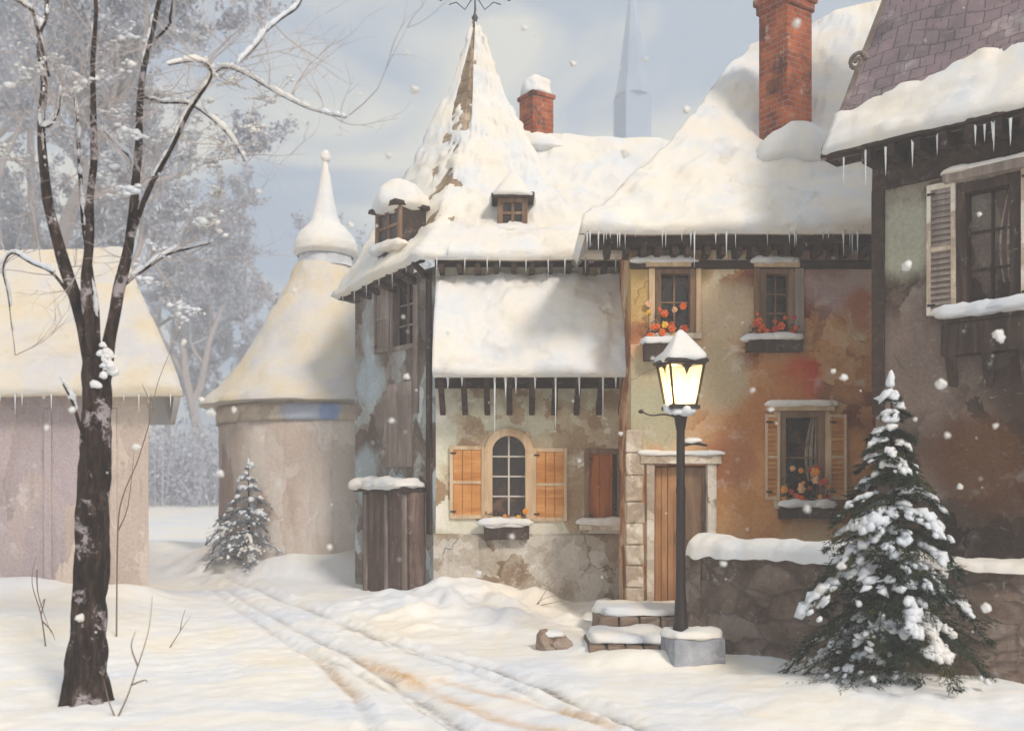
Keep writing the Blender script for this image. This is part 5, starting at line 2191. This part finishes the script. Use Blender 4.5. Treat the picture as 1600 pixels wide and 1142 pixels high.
for (px, Y, H, s, lab) in ((318, 62, 24, 3, 'tall frosted tree far down the lane beside the mauve house'), (420, 70, 31, 5, 'broad frosted tree far behind the cone roofed cottage'),
                           (200, 52, 29, 7, 'large frosted tree rising far behind the right end of the mauve house'), (70, 46, 28, 9, 'frosted tree at the far left above the cream roof'),
                           (268, 78, 20, 11, 'smallest frosted tree at the far end of the lane'), (-40, 50, 29, 13, 'frosted tree cut off by the left edge of the view')):
    x = XP(px, Y)
    frost_tree(V((x, Y, gz(x, Y))), H, s, lab)


def thicket():
    r = random.Random(31)
    bm = BM()
    for i in range(900):
        Y = r.uniform(44, 66)
        px = r.uniform(90, 500)
        x = XP(px, Y)
        b = V((x, Y, gz(x, Y) - .1))
        h = r.uniform(1.2, 4.6) * (1 + .35 * n3(b, .22, 5))
        tip = b + V((r.gauss(0, .5), r.gauss(0, .4), h))
        mid = b.lerp(tip, .5) + V((r.gauss(0, .2), 0, 0))
        tube(bm, [b, mid, tip], [.035, .025, .008], 3, cap=False)
        for e in range(26):
            f = r.uniform(.1, 1)
            p = b.lerp(tip, f) + V((r.gauss(0, .42), r.gauss(0, .42), r.gauss(0, .25)))
            a = V((r.uniform(-1, 1), r.uniform(-1, 1), r.uniform(-1, 1))).normalized()
            c = a.cross(V((r.uniform(-1, 1), r.uniform(-1, 1), r.uniform(-1, 1)))).normalized()
            k = r.uniform(.04, .15)
            bm.faces.new([bm.verts.new(q) for q in (p - a * k, p + c * k * .6, p + a * k, p - c * k * .6)])
    o = obj('thicket', bm, 'frost_blue', None, kind='stuff')
    tag(o, 'dense frosted thicket closing the far end of the lane', 'thicket')


thicket()


# ------------------------------------------------------------------ falling snow
def flakes():
    r = random.Random(12)
    spec = [(819, 44, 5), (895, 100, 5), (648, 141, 7), (636, 83, 4), (607, 243, 5), (1008, 93, 4), (977, 240, 8), (1072, 172, 7), (563, 149, 3), (517, 122, 2.5), (1245, 37, 6),
            (1417, 415, 8), (1560, 525, 11), (1530, 335, 4), (113, 640, 6), (73, 668, 5), (315, 625, 6), (365, 640, 5), (330, 645, 7), (214, 698, 6), (287, 535, 5), (630, 495, 3),
            (635, 588, 5), (612, 657, 5), (515, 855, 5), (800, 838, 4), (748, 895, 5), (970, 678, 4), (1315, 884, 7), (1282, 920, 8), (1302, 580, 4), (1318, 590, 6), (1555, 665, 5),
            (1470, 600, 9), (345, 740, 6), (548, 352, 5), (405, 300, 4), (460, 455, 4), (340, 348, 4), (1205, 640, 4), (1176, 610, 4), (905, 720, 3), (1262, 795, 6), (1500, 760, 5),
            (1430, 655, 4), (1540, 950, 8), (700, 520, 3), (125, 965, 7), (1480, 680, 5), (440, 60, 3), (1130, 880, 5), (1020, 560, 3)]
    for _ in range(140):
        spec.append((r.uniform(5, 1595), r.uniform(5, 1000), r.uniform(.7, 2.0)))
    big = {(977, 240): 'big soft snowflake drifting above the ridge of the pale pointed house', (648, 141): 'big round snowflake drifting left of the tall spire',
           (1560, 525): 'largest snowflake, drifting before the sill of the grey house', (1417, 415): 'ragged snowflake drifting beside the grey shutter',
           (1072, 172): 'soft snowflake drifting at the hip edge of the orange house roof', (1245, 37): 'snowflake drifting across the tall brick chimney'}
    meshes = []
    for k in range(5):
        bm = BM()
        lump(bm, (0, 0, 0), (2, 2, 2), None, .0, .16, 1.1, k, 3, False)
        me = bpy.data.meshes.new('snowflake')
        bm.to_mesh(me)
        bm.free()
        me.materials.append(M['snow'])
        for p in me.polygons:
            p.use_smooth = True
        meshes.append(me)
    for i, (x, y, s) in enumerate(spec):
        Y = r.uniform(4.5, 7.5)
        o = bpy.data.objects.new('snowflake', meshes[i % 5])
        COL.objects.link(o)
        o.location = P(x, y, Y)
        k = s * .82 * Y / F
        o.scale = (k, k, k * r.uniform(.85, 1.25))
        o.rotation_euler = (r.random() * 6, r.random() * 6, r.random() * 6)
        tag(o, big.get((x, y), 'small white snowflake falling through the air'), 'snowflake', 'snowflakes falling in the air')


flakes()

# ------------------------------------------------------------------ light, air, camera
SUN_EL, SX, SY = R(39), .54, -.84
S = V((SX, SY, 0)).normalized() * math.cos(SUN_EL) + V((0, 0, math.sin(SUN_EL)))
sl = bpy.data.lights.new('sun', 'SUN')
sl.energy = 1.5
sl.angle = R(11)
sl.color = (1, .90, .79)
so = bpy.data.objects.new('sun', sl)
COL.objects.link(so)
so.rotation_euler = S.to_track_quat('Z', 'Y').to_euler()
so.location = (6, -6, 12)

w = bpy.data.worlds.new('World')
scene.world = w
w.use_nodes = True
nt = w.node_tree
nt.nodes.clear()
out = nt.nodes.new('ShaderNodeOutputWorld')
bg = nt.nodes.new('ShaderNodeBackground')
sky = nt.nodes.new('ShaderNodeTexSky')
sky.sky_type = 'NISHITA'
sky.sun_disc = False
sky.sun_elevation = SUN_EL
sky.sun_rotation = math.atan2(SX, SY)
sky.dust_density = 4
sky.air_density = 1.2
tc = nt.nodes.new('ShaderNodeTexCoord')
mp = nt.nodes.new('ShaderNodeMapping')
mp.inputs['Scale'].default_value = (1, 1, 1.8)
nz = nt.nodes.new('ShaderNodeTexNoise')
nz.inputs['Scale'].default_value = 4.2
nz.inputs['Detail'].default_value = 7
nz.inputs['Distortion'].default_value = .8
cr = nt.nodes.new('ShaderNodeValToRGB')
cr.color_ramp.elements[0].position = .42
cr.color_ramp.elements[0].color = (2.9, 3.8, 5.1, 1)
cr.color_ramp.elements[1].position = .58
cr.color_ramp.elements[1].color = (7.5, 7.3, 6.2, 1)
mx = nt.nodes.new('ShaderNodeMix')
mx.data_type = 'RGBA'
mx.inputs[0].default_value = .8
nt.links.new(tc.outputs['Generated'], mp.inputs[0])
nt.links.new(mp.outputs[0], nz.inputs['Vector'])
nt.links.new(nz.outputs['Fac'], cr.inputs[0])
nt.links.new(sky.outputs[0], mx.inputs[6])
nt.links.new(cr.outputs[0], mx.inputs[7])
nt.links.new(mx.outputs[2], bg.inputs[0])
bg.inputs[1].default_value = .06
nt.links.new(bg.outputs[0], out.inputs[0])

HAZE = .0066
if HAZE:
    bm = BM()
    cbox(bm, (0, 49, 27), (166, 128, 60))
    t = NT('haze')
    t.t.nodes.remove(t.b)
    pv = t.n('ShaderNodeVolumePrincipled')
    pv.inputs['Color'].default_value = (.93, .94, .97, 1)
    pv.inputs['Density'].default_value = HAZE
    pv.inputs['Anisotropy'].default_value = .2
    t.l(pv.outputs[0], t.out.inputs['Volume'])
    obj('haze', bm, t.m, None, kind='stuff')

cam = bpy.data.cameras.new('camera')
cam.sensor_width = 36
cam.lens = 36
cam.shift_y = (HY - 571) / F
cam.clip_end = 1000
cam.dof.use_dof = True
cam.dof.focus_distance = 12.8
cam.dof.aperture_fstop = 1.05
co = bpy.data.objects.new('camera', cam)
COL.objects.link(co)
co.location = (0, 0, EYE)
co.rotation_euler = (R(90), 0, 0)
scene.camera = co
scene.view_settings.view_transform = 'Standard'
scene.view_settings.look = 'None'
scene.view_settings.gamma = 1
scene.view_settings.exposure = 1.04
scene.cycles.use_denoising = True
scene.cycles.max_bounces = 6
scene.cycles.volume_bounces = 1
